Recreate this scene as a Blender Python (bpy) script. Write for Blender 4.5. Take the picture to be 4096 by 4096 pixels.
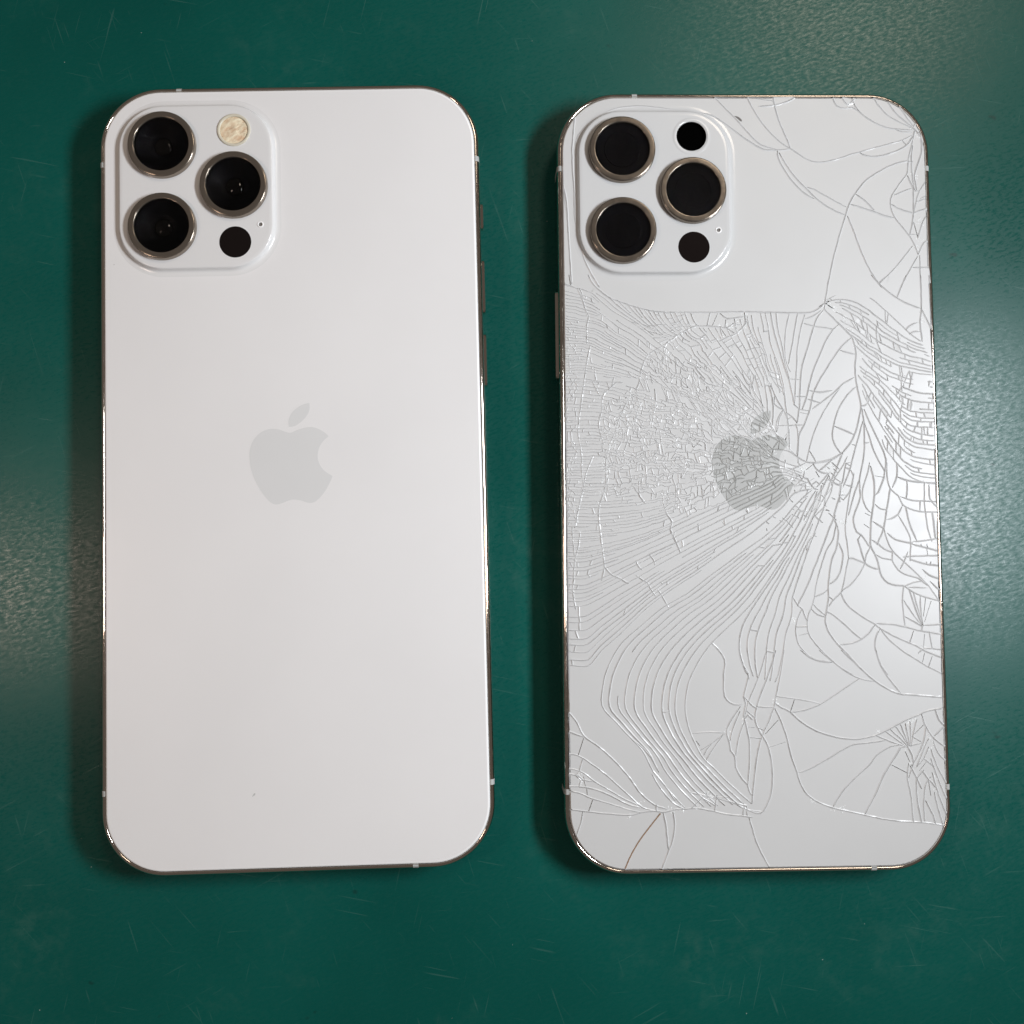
import bpy, bmesh, math, random
import numpy as np
from mathutils import Vector, Matrix
from mathutils.geometry import delaunay_2d_cdt

for _o in list(bpy.data.objects):
    bpy.data.objects.remove(_o, do_unlink=True)
scene = bpy.context.scene
COL = scene.collection
MM = 0.001
rng = random.Random(12)

# ------------------------------------------------------------------ camera
cam_d = bpy.data.cameras.new("camera")
cam = bpy.data.objects.new("camera", cam_d)
COL.objects.link(cam)
cam.location = (-3.033 * MM, -14.428 * MM, 197.59 * MM)
cam.rotation_euler = (0.05991, -0.02041, 0.0)
cam_d.sensor_width = 36.0
cam_d.lens = 4101.24 * 36.0 / 4096.0
cam_d.clip_start = 0.005
cam_d.clip_end = 20.0
scene.camera = cam

# ------------------------------------------------------------------ room light
world = bpy.data.worlds.new("World")
scene.world = world
world.use_nodes = True
bg = world.node_tree.nodes["Background"]
bg.inputs[0].default_value = (0.102, 0.088, 0.078, 1)
bg.inputs[1].default_value = 1.0

def area(name, loc, target, sx, sy, power, col):
    d = bpy.data.lights.new(name, 'AREA')
    d.shape = 'RECTANGLE'
    d.size = sx
    d.size_y = sy
    d.energy = power
    d.color = col
    o = bpy.data.objects.new(name, d)
    COL.objects.link(o)
    o.location = loc
    v = Vector(target) - Vector(loc)
    o.rotation_euler = v.to_track_quat('-Z', 'Y').to_euler()
    return o

area("bench_lamp", (0.185, 0.024, 0.215), (-0.60, 0.0, 0.20), 0.10, 0.05, 1.28, (0.90, 0.945, 1.0))
area("side_lamp", (-0.240, -0.020, 0.315), (-0.03, 0.0, 0.0), 0.05, 0.05, 0.17, (1.0, 0.77, 0.64))
area("ceiling_lamp", (0.58, 0.95, 1.50), (0.0, 0.0, 0.0), 0.35, 0.35, 4.4, (1.0, 0.86, 0.70))

vs = scene.view_settings
vs.view_transform = 'Standard'
vs.look = 'None'
vs.exposure = 0.0
vs.gamma = 1.0
vs.use_curve_mapping = False
scene.render.engine = 'CYCLES'
scene.cycles.use_denoising = True
scene.cycles.max_bounces = 8
scene.cycles.caustics_reflective = False
scene.cycles.caustics_refractive = False

# ------------------------------------------------------------------ materials
def new_mat(name):
    m = bpy.data.materials.new(name)
    m.use_nodes = True
    nt = m.node_tree
    return m, nt, nt.nodes["Principled BSDF"]

def P(b, **kw):
    for k, v in kw.items():
        k = {'base': 'Base Color', 'rough': 'Roughness', 'metal': 'Metallic', 'ior': 'IOR', 'coat': 'Coat Weight',
             'coat_rough': 'Coat Roughness', 'trans': 'Transmission Weight', 'spec': 'Specular IOR Level',
             'sss': 'Subsurface Weight'}[k]
        if k == 'Base Color':
            v = (*v, 1)
        b.inputs[k].default_value = v

def N(nt, t, **kw):
    n = nt.nodes.new(t)
    for k, v in kw.items():
        if hasattr(n, k):
            setattr(n, k, v)
        else:
            n.inputs[k.replace('_', ' ')].default_value = v
    return n

def coords(nt, scale=(1, 1, 1), rot=(0, 0, 0), loc=(0, 0, 0), tex=False):
    tc = nt.nodes.new('ShaderNodeTexCoord')
    mp = nt.nodes.new('ShaderNodeMapping')
    if tex:                      # turn first, then stretch
        mp.vector_type = 'TEXTURE'
        scale = tuple(1.0 / s for s in scale)
    mp.inputs['Scale'].default_value = scale
    mp.inputs['Rotation'].default_value = rot
    mp.inputs['Location'].default_value = loc
    nt.links.new(tc.outputs['Object'], mp.inputs['Vector'])
    return mp.outputs['Vector']

def noise(nt, vec, scale, detail=2.0, rough=0.5):
    n = nt.nodes.new('ShaderNodeTexNoise')
    n.inputs['Scale'].default_value = scale
    n.inputs['Detail'].default_value = detail
    n.inputs['Roughness'].default_value = rough
    nt.links.new(vec, n.inputs['Vector'])
    return n.outputs['Fac']

def ramp(nt, fac, a, b, va, vb):
    r = nt.nodes.new('ShaderNodeMapRange')
    r.inputs['From Min'].default_value = a
    r.inputs['From Max'].default_value = b
    r.inputs['To Min'].default_value = va
    r.inputs['To Max'].default_value = vb
    nt.links.new(fac, r.inputs['Value'])
    return r.outputs['Result']

def math_n(nt, op, a, b):
    m = nt.nodes.new('ShaderNodeMath')
    m.operation = op
    for i, v in enumerate((a, b)):
        if isinstance(v, (int, float)):
            m.inputs[i].default_value = v
        else:
            nt.links.new(v, m.inputs[i])
    return m.outputs[0]

def mixc(nt, fac, a, b):
    m = nt.nodes.new('ShaderNodeMix')
    m.data_type = 'RGBA'
    if isinstance(fac, (int, float)):
        m.inputs[0].default_value = fac
    else:
        nt.links.new(fac, m.inputs[0])
    for i, v in ((6, a), (7, b)):
        if isinstance(v, tuple):
            m.inputs[i].default_value = (*v, 1)
        else:
            nt.links.new(v, m.inputs[i])
    return m.outputs[2]

def bump(nt, b, height, strength, dist):
    n = nt.nodes.new('ShaderNodeBump')
    n.inputs['Strength'].default_value = strength
    n.inputs['Distance'].default_value = dist
    nt.links.new(height, n.inputs['Height'])
    nt.links.new(n.outputs[0], b.inputs['Normal'])

def mat_glass_white(name, base, rough):
    m, nt, b = new_mat(name)
    P(b, base=base, rough=rough, ior=1.5)
    v = coords(nt)
    nt.links.new(mixc(nt, ramp(nt, noise(nt, v, 45, 3), 0.3, 0.7, 0.0, 1.0), tuple(c * 0.975 for c in base), base), b.inputs['Base Color'])
    nt.links.new(ramp(nt, noise(nt, v, 160, 4), 0.3, 0.7, rough - 0.03, rough + 0.03), b.inputs['Roughness'])
    if 'frosted' in name:        # finger smudges
        sm = ramp(nt, noise(nt, v, 38, 4, 0.6), 0.35, 0.7, rough - 0.05, rough + 0.06)
        nt.links.new(sm, b.inputs['Roughness'])
    bump(nt, b, noise(nt, v, 9000, 2), 0.05, 0.00002)
    return m

M_GLASS = mat_glass_white("frosted_white_glass", (0.775, 0.768, 0.765), 0.38)
M_SHARD = mat_glass_white("cracked_white_glass", (0.575, 0.577, 0.572), 0.37)  # base darkened to offset the stronger lamp light on the right phone
M_PLAT = mat_glass_white("glossy_white_glass", (0.725, 0.72, 0.715), 0.14)
M_PLAT_DIM = mat_glass_white("darkened_glossy_white_glass", (0.60, 0.603, 0.60), 0.14)  # plateau white darkened likewise against the stronger lamp light, not by wear
M_LOGO = mat_glass_white("polished_grey_logo", (0.68, 0.683, 0.68), 0.36)
M_LOGO2 = mat_glass_white("cracked_grey_logo", (0.43, 0.435, 0.425), 0.34)

def mat_steel(name, base, rough, wear, metal=1.0):
    m, nt, b = new_mat(name)
    P(b, base=base, metal=metal, rough=rough)
    v = coords(nt)
    nt.links.new(ramp(nt, noise(nt, v, 700, 5, 0.6), 0.35, 0.75, rough, rough + wear), b.inputs['Roughness'])
    bump(nt, b, noise(nt, v, 1500, 4, 0.65), 0.015 + 0.35 * wear, 0.00005)
    return m

M_STEEL = mat_steel("polished_steel", (0.74, 0.66, 0.58), 0.05, 0.05)  # warm tint puts brown room reflections into the steel colour
M_STEEL_W = mat_steel("scuffed_steel", (0.70, 0.63, 0.56), 0.05, 0.14)  # same warm tint for the brown reflections
M_RING = mat_steel("lens_ring_steel", (0.30, 0.255, 0.21), 0.16, 0.06, 0.85)
M_RING_W = mat_steel("scuffed_lens_ring_steel", (0.24, 0.205, 0.17), 0.16, 0.08, 0.85)

def simple(name, **kw):
    m, nt, b = new_mat(name)
    P(b, **kw)
    v = coords(nt)
    r = kw.get('rough', 0.5)
    nt.links.new(ramp(nt, noise(nt, v, 400, 3), 0.3, 0.7, max(0.0, r - 0.03), r + 0.03), b.inputs['Roughness'])
    return m

M_BAND = simple("antenna_plastic", base=(0.44, 0.45, 0.44), rough=0.45)
M_BLACK = simple("black_barrel", base=(0.0018, 0.0022, 0.004), rough=0.45, spec=0.08)
M_LIDAR = simple("dark_sensor_glass", base=(0.009, 0.0065, 0.006), rough=0.10, spec=0.15)
M_DARK = simple("black_hole", base=(0.001, 0.001, 0.001), rough=0.9, spec=0.0)
M_ELEM = simple("coated_lens", base=(0.001, 0.0015, 0.008), rough=0.06, spec=0.22)
M_SCREEN = simple("black_screen_glass", base=(0.01, 0.01, 0.01), rough=0.1)
M_SPECK = simple("grey_speck", base=(0.15, 0.14, 0.13), rough=0.6)
M_GLUE = simple("backing_white", base=(0.55, 0.55, 0.54), rough=0.6)
M_SCUFF = simple("pale_scuff", base=(0.50, 0.50, 0.49), rough=0.5)
M_CHIP = simple("dark_chip", base=(0.03, 0.03, 0.03), rough=0.5)
M_RUST = simple("brown_stain", base=(0.30, 0.19, 0.12), rough=0.6)
M_FACET = mat_glass_white("fracture_facet", (0.62, 0.622, 0.62), 0.31)
M_RIMW = simple("white_rim", base=(0.87, 0.87, 0.865), rough=0.25)  # on glass edges the lighter base carries the light the bevel catches

M_CLEAR, _nt, _b = new_mat("clear_cover_glass")
P(_b, base=(1, 1, 1), rough=0.0, ior=1.16, trans=1.0)
_v = coords(_nt)
_nt.links.new(ramp(_nt, noise(_nt, _v, 300, 3), 0.4, 0.8, 0.0, 0.02), _b.inputs['Roughness'])
M_CRUMB, _nt, _b = new_mat("crushed_glass")
P(_b, base=(0.86, 0.88, 0.88), rough=0.12, ior=1.5)
_nt.links.new(ramp(_nt, noise(_nt, coords(_nt), 5000, 1), 0.3, 0.7, 0.05, 0.3), _b.inputs['Roughness'])

# amber flash diffuser
M_FLASH, _nt, _b = new_mat("amber_flash_diffuser")
P(_b, rough=0.2)
_v = coords(_nt)
_w = N(_nt, 'ShaderNodeTexVoronoi', feature='SMOOTH_F1')
_w.inputs['Scale'].default_value = 700
_nt.links.new(_v, _w.inputs['Vector'])
_n = noise(_nt, coords(_nt, scale=(1, 2.2, 1), rot=(0, 0, 0.5), tex=True), 480, 3, 0.6)
_nt.links.new(mixc(_nt, ramp(_nt, _n, 0.35, 0.65, 0, 1), (0.66, 0.47, 0.31), (0.86, 0.78, 0.58)), _b.inputs['Base Color'])
bump(_nt, _b, math_n(_nt, 'ADD', _n, _w.outputs['Distance']), 0.9, 0.0004)

# green rubber mat
M_MAT, nt, b = new_mat("green_rubber_mat")
P(b, base=(0.004, 0.072, 0.058), rough=0.36, ior=1.5, spec=0.29)
v = coords(nt)
big = noise(nt, v, 14, 4, 0.55)
fine = noise(nt, v, 260, 6, 0.65)
vs1 = coords(nt, scale=(1, 2.4, 1), rot=(0, 0, 0.35), tex=True)
fib = noise(nt, vs1, 800, 6, 0.7)
c0 = mixc(nt, ramp(nt, big, 0.35, 0.65, 0, 1), (0.0009, 0.068, 0.054), (0.0018, 0.088, 0.070))
# pale rubbed patches and streaks
patch = math_n(nt, 'MULTIPLY', ramp(nt, noise(nt, v, 30, 5, 0.7), 0.52, 0.72, 0, 1), ramp(nt, fine, 0.45, 0.7, 0, 1))
c1 = mixc(nt, math_n(nt, 'MULTIPLY', patch, 0.15), c0, (0.16, 0.24, 0.20))
scr = None
for i, (ang, sc, th) in enumerate(((0.5, 90, 0.695), (1.35, 80, 0.69), (2.3, 100, 0.695), (2.95, 85, 0.69), (0.05, 75, 0.70), (1.9, 94, 0.69))):
    vv = coords(nt, scale=(1.2, 40, 1), rot=(0, 0, ang), loc=(i * 0.31, i * 0.17, 0), tex=True)
    s = ramp(nt, noise(nt, vv, sc * 0.55, 1.5, 0.5), th, th + 0.03, 0, 1)
    brk = ramp(nt, noise(nt, v, 55 + 13 * i, 2), 0.5, 0.62, 0, 1)
    s = math_n(nt, 'MULTIPLY', s, brk)
    scr = s if scr is None else math_n(nt, 'MAXIMUM', scr, s)
c2 = mixc(nt, math_n(nt, 'MULTIPLY', scr, 0.09), c1, (0.22, 0.36, 0.32))
dirt = ramp(nt, noise(nt, coords(nt, scale=(1, 1.6, 1), loc=(5, 2, 0)), 120, 3, 0.6), 0.71, 0.75, 0, 1)
c3 = mixc(nt, math_n(nt, 'MULTIPLY', dirt, 0.6), c2, (0.003, 0.03, 0.025))
dots = N(nt, 'ShaderNodeTexVoronoi')
dots.inputs['Scale'].default_value = 170
nt.links.new(v, dots.inputs['Vector'])
dd = math_n(nt, 'LESS_THAN', dots.outputs['Distance'], 0.016)
c4 = mixc(nt, math_n(nt, 'MULTIPLY', dd, 0.6), c3, (0.5, 0.55, 0.5))
nt.links.new(c4, b.inputs['Base Color'])
rr = math_n(nt, 'ADD', ramp(nt, fib, 0.36, 0.64, 0.21, 0.42), math_n(nt, 'MULTIPLY', ramp(nt, big, 0.35, 0.65, -1, 1), 0.03))
nt.links.new(rr, b.inputs['Roughness'])
hh = math_n(nt, 'ADD', math_n(nt, 'MULTIPLY', fib, 0.7), math_n(nt, 'MULTIPLY', fine, 0.5))
hh = math_n(nt, 'SUBTRACT', hh, math_n(nt, 'MULTIPLY', scr, 0.25))
bump(nt, b, hh, 0.2, 0.0001)

# ------------------------------------------------------------------ helpers
def mesh_obj(name, verts, faces, mat, parent=None, smooth=False, mats=None, midx=None):
    me = bpy.data.meshes.new(name)
    me.from_pydata([(x * MM, y * MM, z * MM) for x, y, z in verts], [], faces)
    for m in (mats or [mat]):
        me.materials.append(m)
    if midx is not None:
        me.polygons.foreach_set('material_index', midx)
    if smooth:
        me.polygons.foreach_set('use_smooth', [True] * len(me.polygons))
    me.update()
    o = bpy.data.objects.new(name, me)
    COL.objects.link(o)
    if parent is not None:
        o.parent = parent
    return o

def tag(o, label=None, cat=None, group=None, kind=None):
    for k, val in (('label', label), ('category', cat), ('group', group), ('kind', kind)):
        if val:
            o[k] = val
    return o

def rrect(hw, hh, r, n=14, cx=0.0, cy=0.0):
    """rounded rectangle, counter-clockwise; corners a little softer than circles"""
    pts = []
    for qx, qy, a0 in ((1, 1, 0), (-1, 1, 90), (-1, -1, 180), (1, -1, 270)):
        for i in range(n + 1):
            a = math.radians(a0 + 90 * i / n)
            pts.append((cx + qx * (hw - r) + r * math.cos(a), cy + qy * (hh - r) + r * math.sin(a)))
    return pts

def loft(rings, cap_top=False, cap_bot=False, closed=False):
    """rings: list of (pts2d, z)"""
    n = len(rings[0][0])
    verts = [(x, y, z) for pts, z in rings for x, y in pts]
    faces = []
    m = len(rings)
    for i in range(m if closed else m - 1):
        j = (i + 1) % m
        for k in range(n):
            l = (k + 1) % n
            faces.append((i * n + k, i * n + l, j * n + l, j * n + k))
    if cap_bot:
        faces.append(tuple(reversed(range(n))))
    if cap_top:
        faces.append(tuple(range((m - 1) * n, m * n)))
    return verts, faces

def circle(r, n=64, cx=0, cy=0):
    return [(cx + r * math.cos(2 * math.pi * i / n), cy + r * math.sin(2 * math.pi * i / n)) for i in range(n)]

def lathe(cx, cy, prof, n=64, cap_top=False, cap_bot=False):
    return loft([(circle(r, n, cx, cy), z) for r, z in prof], cap_top, cap_bot)

def inside(poly, x, y):
    c = False
    n = len(poly)
    j = n - 1
    for i in range(n):
        xi, yi = poly[i]
        xj, yj = poly[j]
        if (yi > y) != (yj > y) and x < (xj - xi) * (y - yi) / (yj - yi) + xi:
            c = not c
        j = i
    return c

def pairs(flat):
    return [(flat[i] / 100.0, flat[i + 1] / 100.0) for i in range(0, len(flat), 2)]

# ------------------------------------------------------------------ the mat
v_, f_ = loft([(rrect(600, 450, 12), -3.0), (rrect(600, 450, 12), -0.4), (rrect(599.6, 449.6, 12), 0.0)], cap_top=True, cap_bot=True)
tag(mesh_obj("work_mat", v_, f_, M_MAT), kind='structure')

CRACKS = [
 [-540,7235,-363,7048,-171,6845,6,6643,180,6440,355,6298,641,6207],
 [-864,6936,-605,6882,-350,6724,-116,6541,138,6359,393,6217,641,6203],
 [89,7242,174,7048,327,6785,520,6541,734,6339,891,6237],
 [587,7242,613,7069,685,6785,779,6541,844,6379,891,6237],
 [304,7059,493,7069,693,7100,874,7161,996,7236],
 [257,7211,585,7171],
 [641,6207,771,6213,890,6233],
 [891,6237,1066,6116,1223,6015,1401,5970,1620,5990,1861,6055,2062,6126,2223,6166,2464,6237,2766,6318,3049,6399,3272,6511],
 [2222,6152,2360,6095,2539,6079,2760,6126,2983,6207,3146,6308,3271,6481],
 [641,6197,657,6056,742,5874,876,5652,1030,5470,1166,5349,1322,5258],
 [670,6157,822,5894,976,5672,1169,5470,1362,5268,1576,5107,1752,5006,1909,4946],
 [1189,5480,1327,5440,1483,5349,1679,5238,1933,5097],
 [1918,4926,1994,5147,2120,5358,2306,5590,2529,5751,2753,5872,2955,5953,3135,5990],
 [2119,5348,2275,5247,2372,5146,2468,5035],
 [2014,5147,2231,5086,2467,5005,2683,4924,2841,4884],
 [1918,4926,1843,4705,1755,4424,1668,4124,1590,3805,1533,3542,1476,3248,1461,3228],
 [1948,4926,2041,4705,2132,4424,2242,4123,2373,3843,2562,3543],
 [3271,6481,3225,6278,3156,6014,3128,5751,3003,5589,2878,5408,2793,5246,2797,5065,2880,4864,3052,4642,3185,4441,3286,4181],
 [2865,5327,3037,5397,3218,5468],
 [2800,5146,2986,5045,3222,4974],
 [3182,4341,2995,4101,2748,3822,2514,3623],
 [3275,4140,3148,3921,3022,3701,2928,3538],
 [3010,7060,3162,6826,3277,6664],
 [2792,7152,2965,6908,3257,6653],
 [2514,7233,2687,6989,2882,6826,3236,6643],
 [2131,7131,2246,6948,2461,6785,2677,6674,2916,6619,3255,6598],
 [2915,6613,3074,6562,3254,6558],
 [1914,7233,2010,7090,2112,7172],
 [1734,7233,1810,7070,1988,7019,2109,7040,2266,6948],
 [1990,7101,2131,7131,2114,7223],
 [3256,6633,3305,6592,3271,6481],
 [3277,6664,3256,6633],
 [3411,6460,3423,6217,3355,5973,3266,5710,3297,5427],
 [3245,6298,3216,6014,3226,5710,3236,5407,3223,5004,3195,4763,3139,4562],
 [3126,5710,3220,5508,3276,5407],
 [3450,5548,3356,5407,3290,5205,3430,5246],
 [3222,4974,3343,5024,3484,5064],
 [3286,4481,3396,4803,3490,4943],
 [3217,4803,3287,4521],
 [3286,4181,3402,4401,3473,4441],
 [3168,3921,3476,3920],
 [3315,4160,3314,3537],
 [3305,6592,3411,6460,3445,6298],
 [3049,6399,3116,6318],
 [3135,5990,3235,5973],
 [3351,5246,3513,5326],
 [3290,5205,3222,4974],
 [3139,4562,3268,4562],
 [3276,5407,3356,5407],
 [2373,3780,2525,3610,2689,3462,2853,3334,3081,3217,3310,3131],
 [2699,3779,2525,3610],
 [3046,3778,2944,3545,2853,3334],
 [3320,3778,3320,3459,3313,3121,3280,2867,3310,2498],
 [3478,3777,3499,3459,3504,3141],
 [3313,3121,3408,2930,3486,2740],
 [-706,3074,-192,3081,16,3080,434,3068,852,3056,1103,3055,1272,3086,1400,3170,1475,3243],
 [330,3068,386,2794,402,2584,459,2353,556,2059,632,1765,666,1473],
 [434,3068,489,2731,565,2436,641,2142,699,1953,757,1786],
 [539,3067,572,2730,647,2394,682,2100,739,1890,776,1681,849,1305],
 [789,3045,718,2730,690,2415,704,2142,782,1932],
 [946,3045,886,2729,813,2351,754,2079],
 [1082,3023,989,2687,928,2351,910,2057,882,1764,864,1471,839,1305],
 [1440,3106,1310,2938,1219,2686,1128,2392,1037,2119,989,1889,960,1575,942,1262,893,971],
 [1619,2747,1465,2495,1332,2202,1221,1951,1152,1721,1082,1449,993,1220],
 [1959,2577,1777,2410,1603,2180,1450,1950,1319,1741,1209,1511,1139,1220,1027,929,918,721,902,534,876,306],
 [1990,1821,1777,1697,1648,1572,1520,1468,1350,1344,1180,1219],
 [1756,1676,1539,1384,1365,1114,1233,844,1143,595,1097,429,1051,243],
 [2037,1654,1855,1487,1680,1217,1589,946,1552,738,1579,572,1698,384],
 [1588,894,1773,820,1958,736],
 [1461,3127,1624,2958,1787,2789,1950,2620,2009,2472,2044,2262,2017,2052,2021,1821,2056,1570,2110,1277,2073,1089,2025,881,1958,715,1870,549,1698,374,1508,261,1216,211,1050,222],
 [1475,3243,1461,3127],
 [1733,2337,1878,2294,2023,2262],
 [1056,2855,1264,2801,1473,2769,1618,2737],
 [1079,2939,1248,2991,1398,3106],
 [1618,2737,1726,2831],
 [2119,1235,2153,984,2153,630,2134,340,2062,8,2037,-126],
 [2132,985,2040,673,1948,382,1855,51,1722,-258],
 [2160,1214,2257,984,2355,754,2472,504,2548,254,2520,26],
 [2152,964,2249,692,2305,484,2402,255,2520,26,2506,-78,2383,-356],
 [666,1473,682,1264,717,993,731,743,734,452],
 [618,1202,509,994,483,786],
 [322,995,442,807,583,640,745,452,876,327,1050,222],
 [-224,1644,-103,1497,101,1309,222,1162,322,995],
 [6,2606,186,2270,282,1934,401,1683,519,1411,639,1202],
 [-29,2901,70,2669,170,2480,291,2311,346,2018,465,1766,606,1556],
 [442,807,175,913,-31,997,-238,1040],
 [542,661,336,725,69,830,-242,853],
 [745,452,666,619,732,764],
 [2110,1277,2183,1287,2247,1339],
 [849,1305,941,1221],
 [679,1160,802,1076,892,950],
 [496,911,881,919,1006,929],
 [1102,1408,1329,1344],
 [1127,1575,1335,1542,1565,1572],
 [778,1796,966,1784],
 [874,1461,1082,1460],
 [930,1221,1117,1188],
 [950,1158,1105,1126],
 [3002,2721,3089,2805,3238,2867],
 [3062,2636,3148,2688,3274,2688],
 [2773,1461,2905,1649,3039,1921],
 [3039,1921,3066,1774,3029,1607],
 [2023,819,2044,818],
 [2152,578,2245,578],
 [1911,549,1994,527],
 [2037,-126,2041,-333,2049,-436,1981,-621,1914,-786,1900,-909,1957,-1095,2048,-1157,2167,-1343,2207,-1385],
 [2062,9,2037,-126],
 [2234,205,2208,39,2118,-209,2080,-436,2146,-643,2247,-747],
 [2253,142,2308,-107,2309,-417,2270,-685,2231,-932,2212,-1220,2208,-1364,2286,-1509,2343,-1694,2379,-1858,2457,-2002,2600,-2085,2806,-2108],
 [2567,202,2559,-46,2614,-295,2756,-420,2833,-586,2976,-670,3162,-723,3484,-736],
 [2614,-295,2565,-543,2516,-790,2466,-1037,2377,-1242,2333,-1345],
 [2466,-1037,2522,-1244,2619,-1450,2800,-1636,3001,-1823,3161,-1988,3321,-2174,3449,-2380],
 [2526,-1120,2688,-1245,2956,-1309,3018,-1309],
 [2833,-607,2745,-772,2617,-853,2523,-873],
 [2744,-792,2842,-958,2940,-1144,2966,-1309,2944,-1658],
 [2895,-628,2948,-917,3024,-1124,3081,-1269],
 [2806,-2108,2777,-2373,2789,-2639,2813,-2863],
 [2286,-1509,2429,-1592,2614,-1624],
 [2619,-1471,2614,-1635,2672,-1758,2772,-1862,2915,-1924,3079,-1967,3261,-2112],
 [2909,-1473,2819,-1678,2753,-1800],
 [2222,-1241,2354,-1324,2475,-1428,2618,-1481],
 [2095,-1671,2020,-1404,1973,-1239,2028,-1157],
 [2095,-1682,1870,-1587,1788,-1587],
 [2095,-1682,2217,-1765,2360,-1797],
 [2207,-1385,2120,-1528,2084,-1692,1986,-1875,1836,-2058,1667,-2179,1625,-2230],
 [1625,-2230,1702,-2404,1842,-2548,2044,-2693,2247,-2817,2347,-2899,2651,-3065,2997,-3221,3159,-3314,3454,-3439],
 [1625,-2230,1476,-2371,1391,-2483],
 [1937,-1,1842,-414,1768,-826,1741,-1032,1774,-1340,1788,-1587,1741,-1771,1693,-2016,1635,-2220],
 [2037,-126,1925,-414,1811,-785],
 [1741,415,1607,84,1474,-204,1385,-452,1359,-617,1249,-884,1160,-1109,1027,-1437,916,-1743,805,-2049,716,-2313],
 [1682,-185,1655,-433,1541,-783,1578,-948,1615,-1113,1565,-1400,1477,-1604,1429,-1850,1391,-2115,1396,-2299,1359,-2523,1322,-2747,1378,-2951,1536,-3176,1716,-3360,1915,-3585,2075,-3749],
 [1610,-1298,1687,-1504,1648,-1770,1549,-1974,1412,-2075],
 [1562,-783,1430,-1070,1341,-1296,1253,-1500,1142,-1765,1032,-2030,923,-2254,805,-2457],
 [1578,-948,1508,-1235,1378,-1440,1267,-1746,1176,-2052,1128,-2297,1083,-2459,995,-2662,980,-2825,1007,-2988,1145,-3192,1405,-3458,1606,-3622,1808,-3746],
 [896,-2519,953,-2682,983,-2743],
 [896,-2519,798,-2721,762,-2924,797,-3148,936,-3332,1138,-3455,1424,-3503],
 [717,-2293,805,-2436,896,-2519],
 [1104,-2439,1204,-2542,1325,-2645],
 [1060,-2520,1181,-2623,1324,-2676],
 [1368,-2584,1489,-2647,1650,-2791,1851,-2976,1991,-3089],
 [2246,-2827,2118,-2999,1991,-3089,1825,-3158,1577,-3196],
 [2347,-2899,2261,-3041,2235,-3203,2289,-3447,2386,-3651,2465,-3757],
 [2347,-2909,2506,-3104,2747,-3310,3029,-3496,3231,-3620,3454,-3734],
 [2268,-2807,2556,-2820,2823,-2874,3109,-2948,3479,-3012],
 [2965,-2946,2885,-3169],
 [2826,-2118,2988,-2232,3192,-2316,3459,-2390],
 [2907,-2170,3019,-2539,3133,-2846],
 [2988,-2232,3061,-2539,3143,-2846],
 [3110,-2305,3119,-2642,3153,-2867],
 [3212,-2337,3159,-2683],
 [3313,-2399,3176,-2785],
 [2797,-2373,2955,-2620,3132,-2866],
 [2808,-2680,2971,-2763,3132,-2866],
 [3485,-2829,3154,-2846],
 [3132,-2866,3119,-2948],
 [2998,-1289,3227,-1270,3498,-1231],
 [2976,-1330,3223,-1393,3521,-1478],
 [2802,-1575,3113,-1557,3508,-1550],
 [2946,-1617,3212,-1701,3501,-1745],
 [3168,-1804,3288,-1907,3493,-1991],
 [3168,-517,3162,-723],
 [3263,-176,3251,-527,3265,-734,3297,-1044,3371,-1292],
 [3345,-218,3357,-487,3487,-633],
 [3390,-735,3421,-1045,3436,-1230],
 [2797,-441,3023,-515,3251,-527,3490,-550],
 [2931,-153,2935,-339,2910,-473],
 [2331,-45,2496,-77],
 [2519,-5,2495,-108,2383,-356,2319,-417],
 [2754,201,2747,-48,2656,-275],
 [2314,-582,2416,-666,2539,-687],
 [2123,-746,2245,-809],
 [2096,-952,2197,-1025],
 [2263,-902,2345,-954,2466,-1037],
 [3158,-3355,3110,-3537],
 [3300,-3417,3221,-3619],
 [3254,-2949,3305,-3275],
 [3169,-3009,3140,-3273],
 [2746,-68,2973,-143,3242,-176,3502,-198],
 [3033,-3374,3160,-3274,3448,-3297],
 [1368,-2584,1346,-2625],
 [764,-2853,990,-2845],
 [811,-3016,1008,-2967],
 [1128,-2297,1295,-2237,1379,-2166],
 [1396,-2299,1497,-2371],
 [1138,-1150,1199,-1181],
 [1181,-1109,1031,-1293,1007,-1436],
 [1508,-473,1570,-484],
 [1259,-502,1320,-523],
 [1378,-679,1461,-700],
 [2826,-2118,2994,-2048,3181,-2019],
 [2887,-2139,3074,-2141,3259,-2153],
 [3255,-1661,3253,-1722],
 [3338,-1661,3315,-1723],
 [3162,-1331,3161,-1372],
 [3266,-1332,3284,-1404],
 [3263,-1414,3280,-1538],
 [3305,-2030,3486,-2196],
 [-138,-3762,-197,-3975,-233,-4124,-203,-4252,-241,-4464,-202,-4656,-154,-4933,-151,-5293,-179,-5568,-194,-5757,-154,-5885,-112,-5917],
 [209,-3273,92,-3657,-69,-4040,-160,-4231],
 [383,-3275,242,-3702,82,-4084,0,-4318,-36,-4509,-7,-4658,86,-4829,189,-5022,257,-5340,261,-5616,233,-5890,141,-6120,31,-6245,-119,-6222,-268,-6157,-395,-6092],
 [313,-4343,221,-4576,108,-4809,27,-5041,-34,-5337,-73,-5611,-112,-5927,-126,-6075],
 [395,-4557,151,-4809],
 [535,-3276,459,-3704,374,-4088,337,-4258,313,-4343],
 [351,-4119,686,-4172,988,-4223,1192,-4278],
 [337,-4247,465,-4334,615,-4410,805,-4583,1039,-4735,1318,-4844,1640,-4916,1900,-4919,2184,-4865,2447,-4751,2734,-4606,3021,-4492,3197,-4419,3427,-4383],
 [707,-4188,626,-4410],
 [625,-4421,897,-4382,1192,-4278],
 [1192,-4278,1446,-4121,1711,-3953,1922,-3816],
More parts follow.
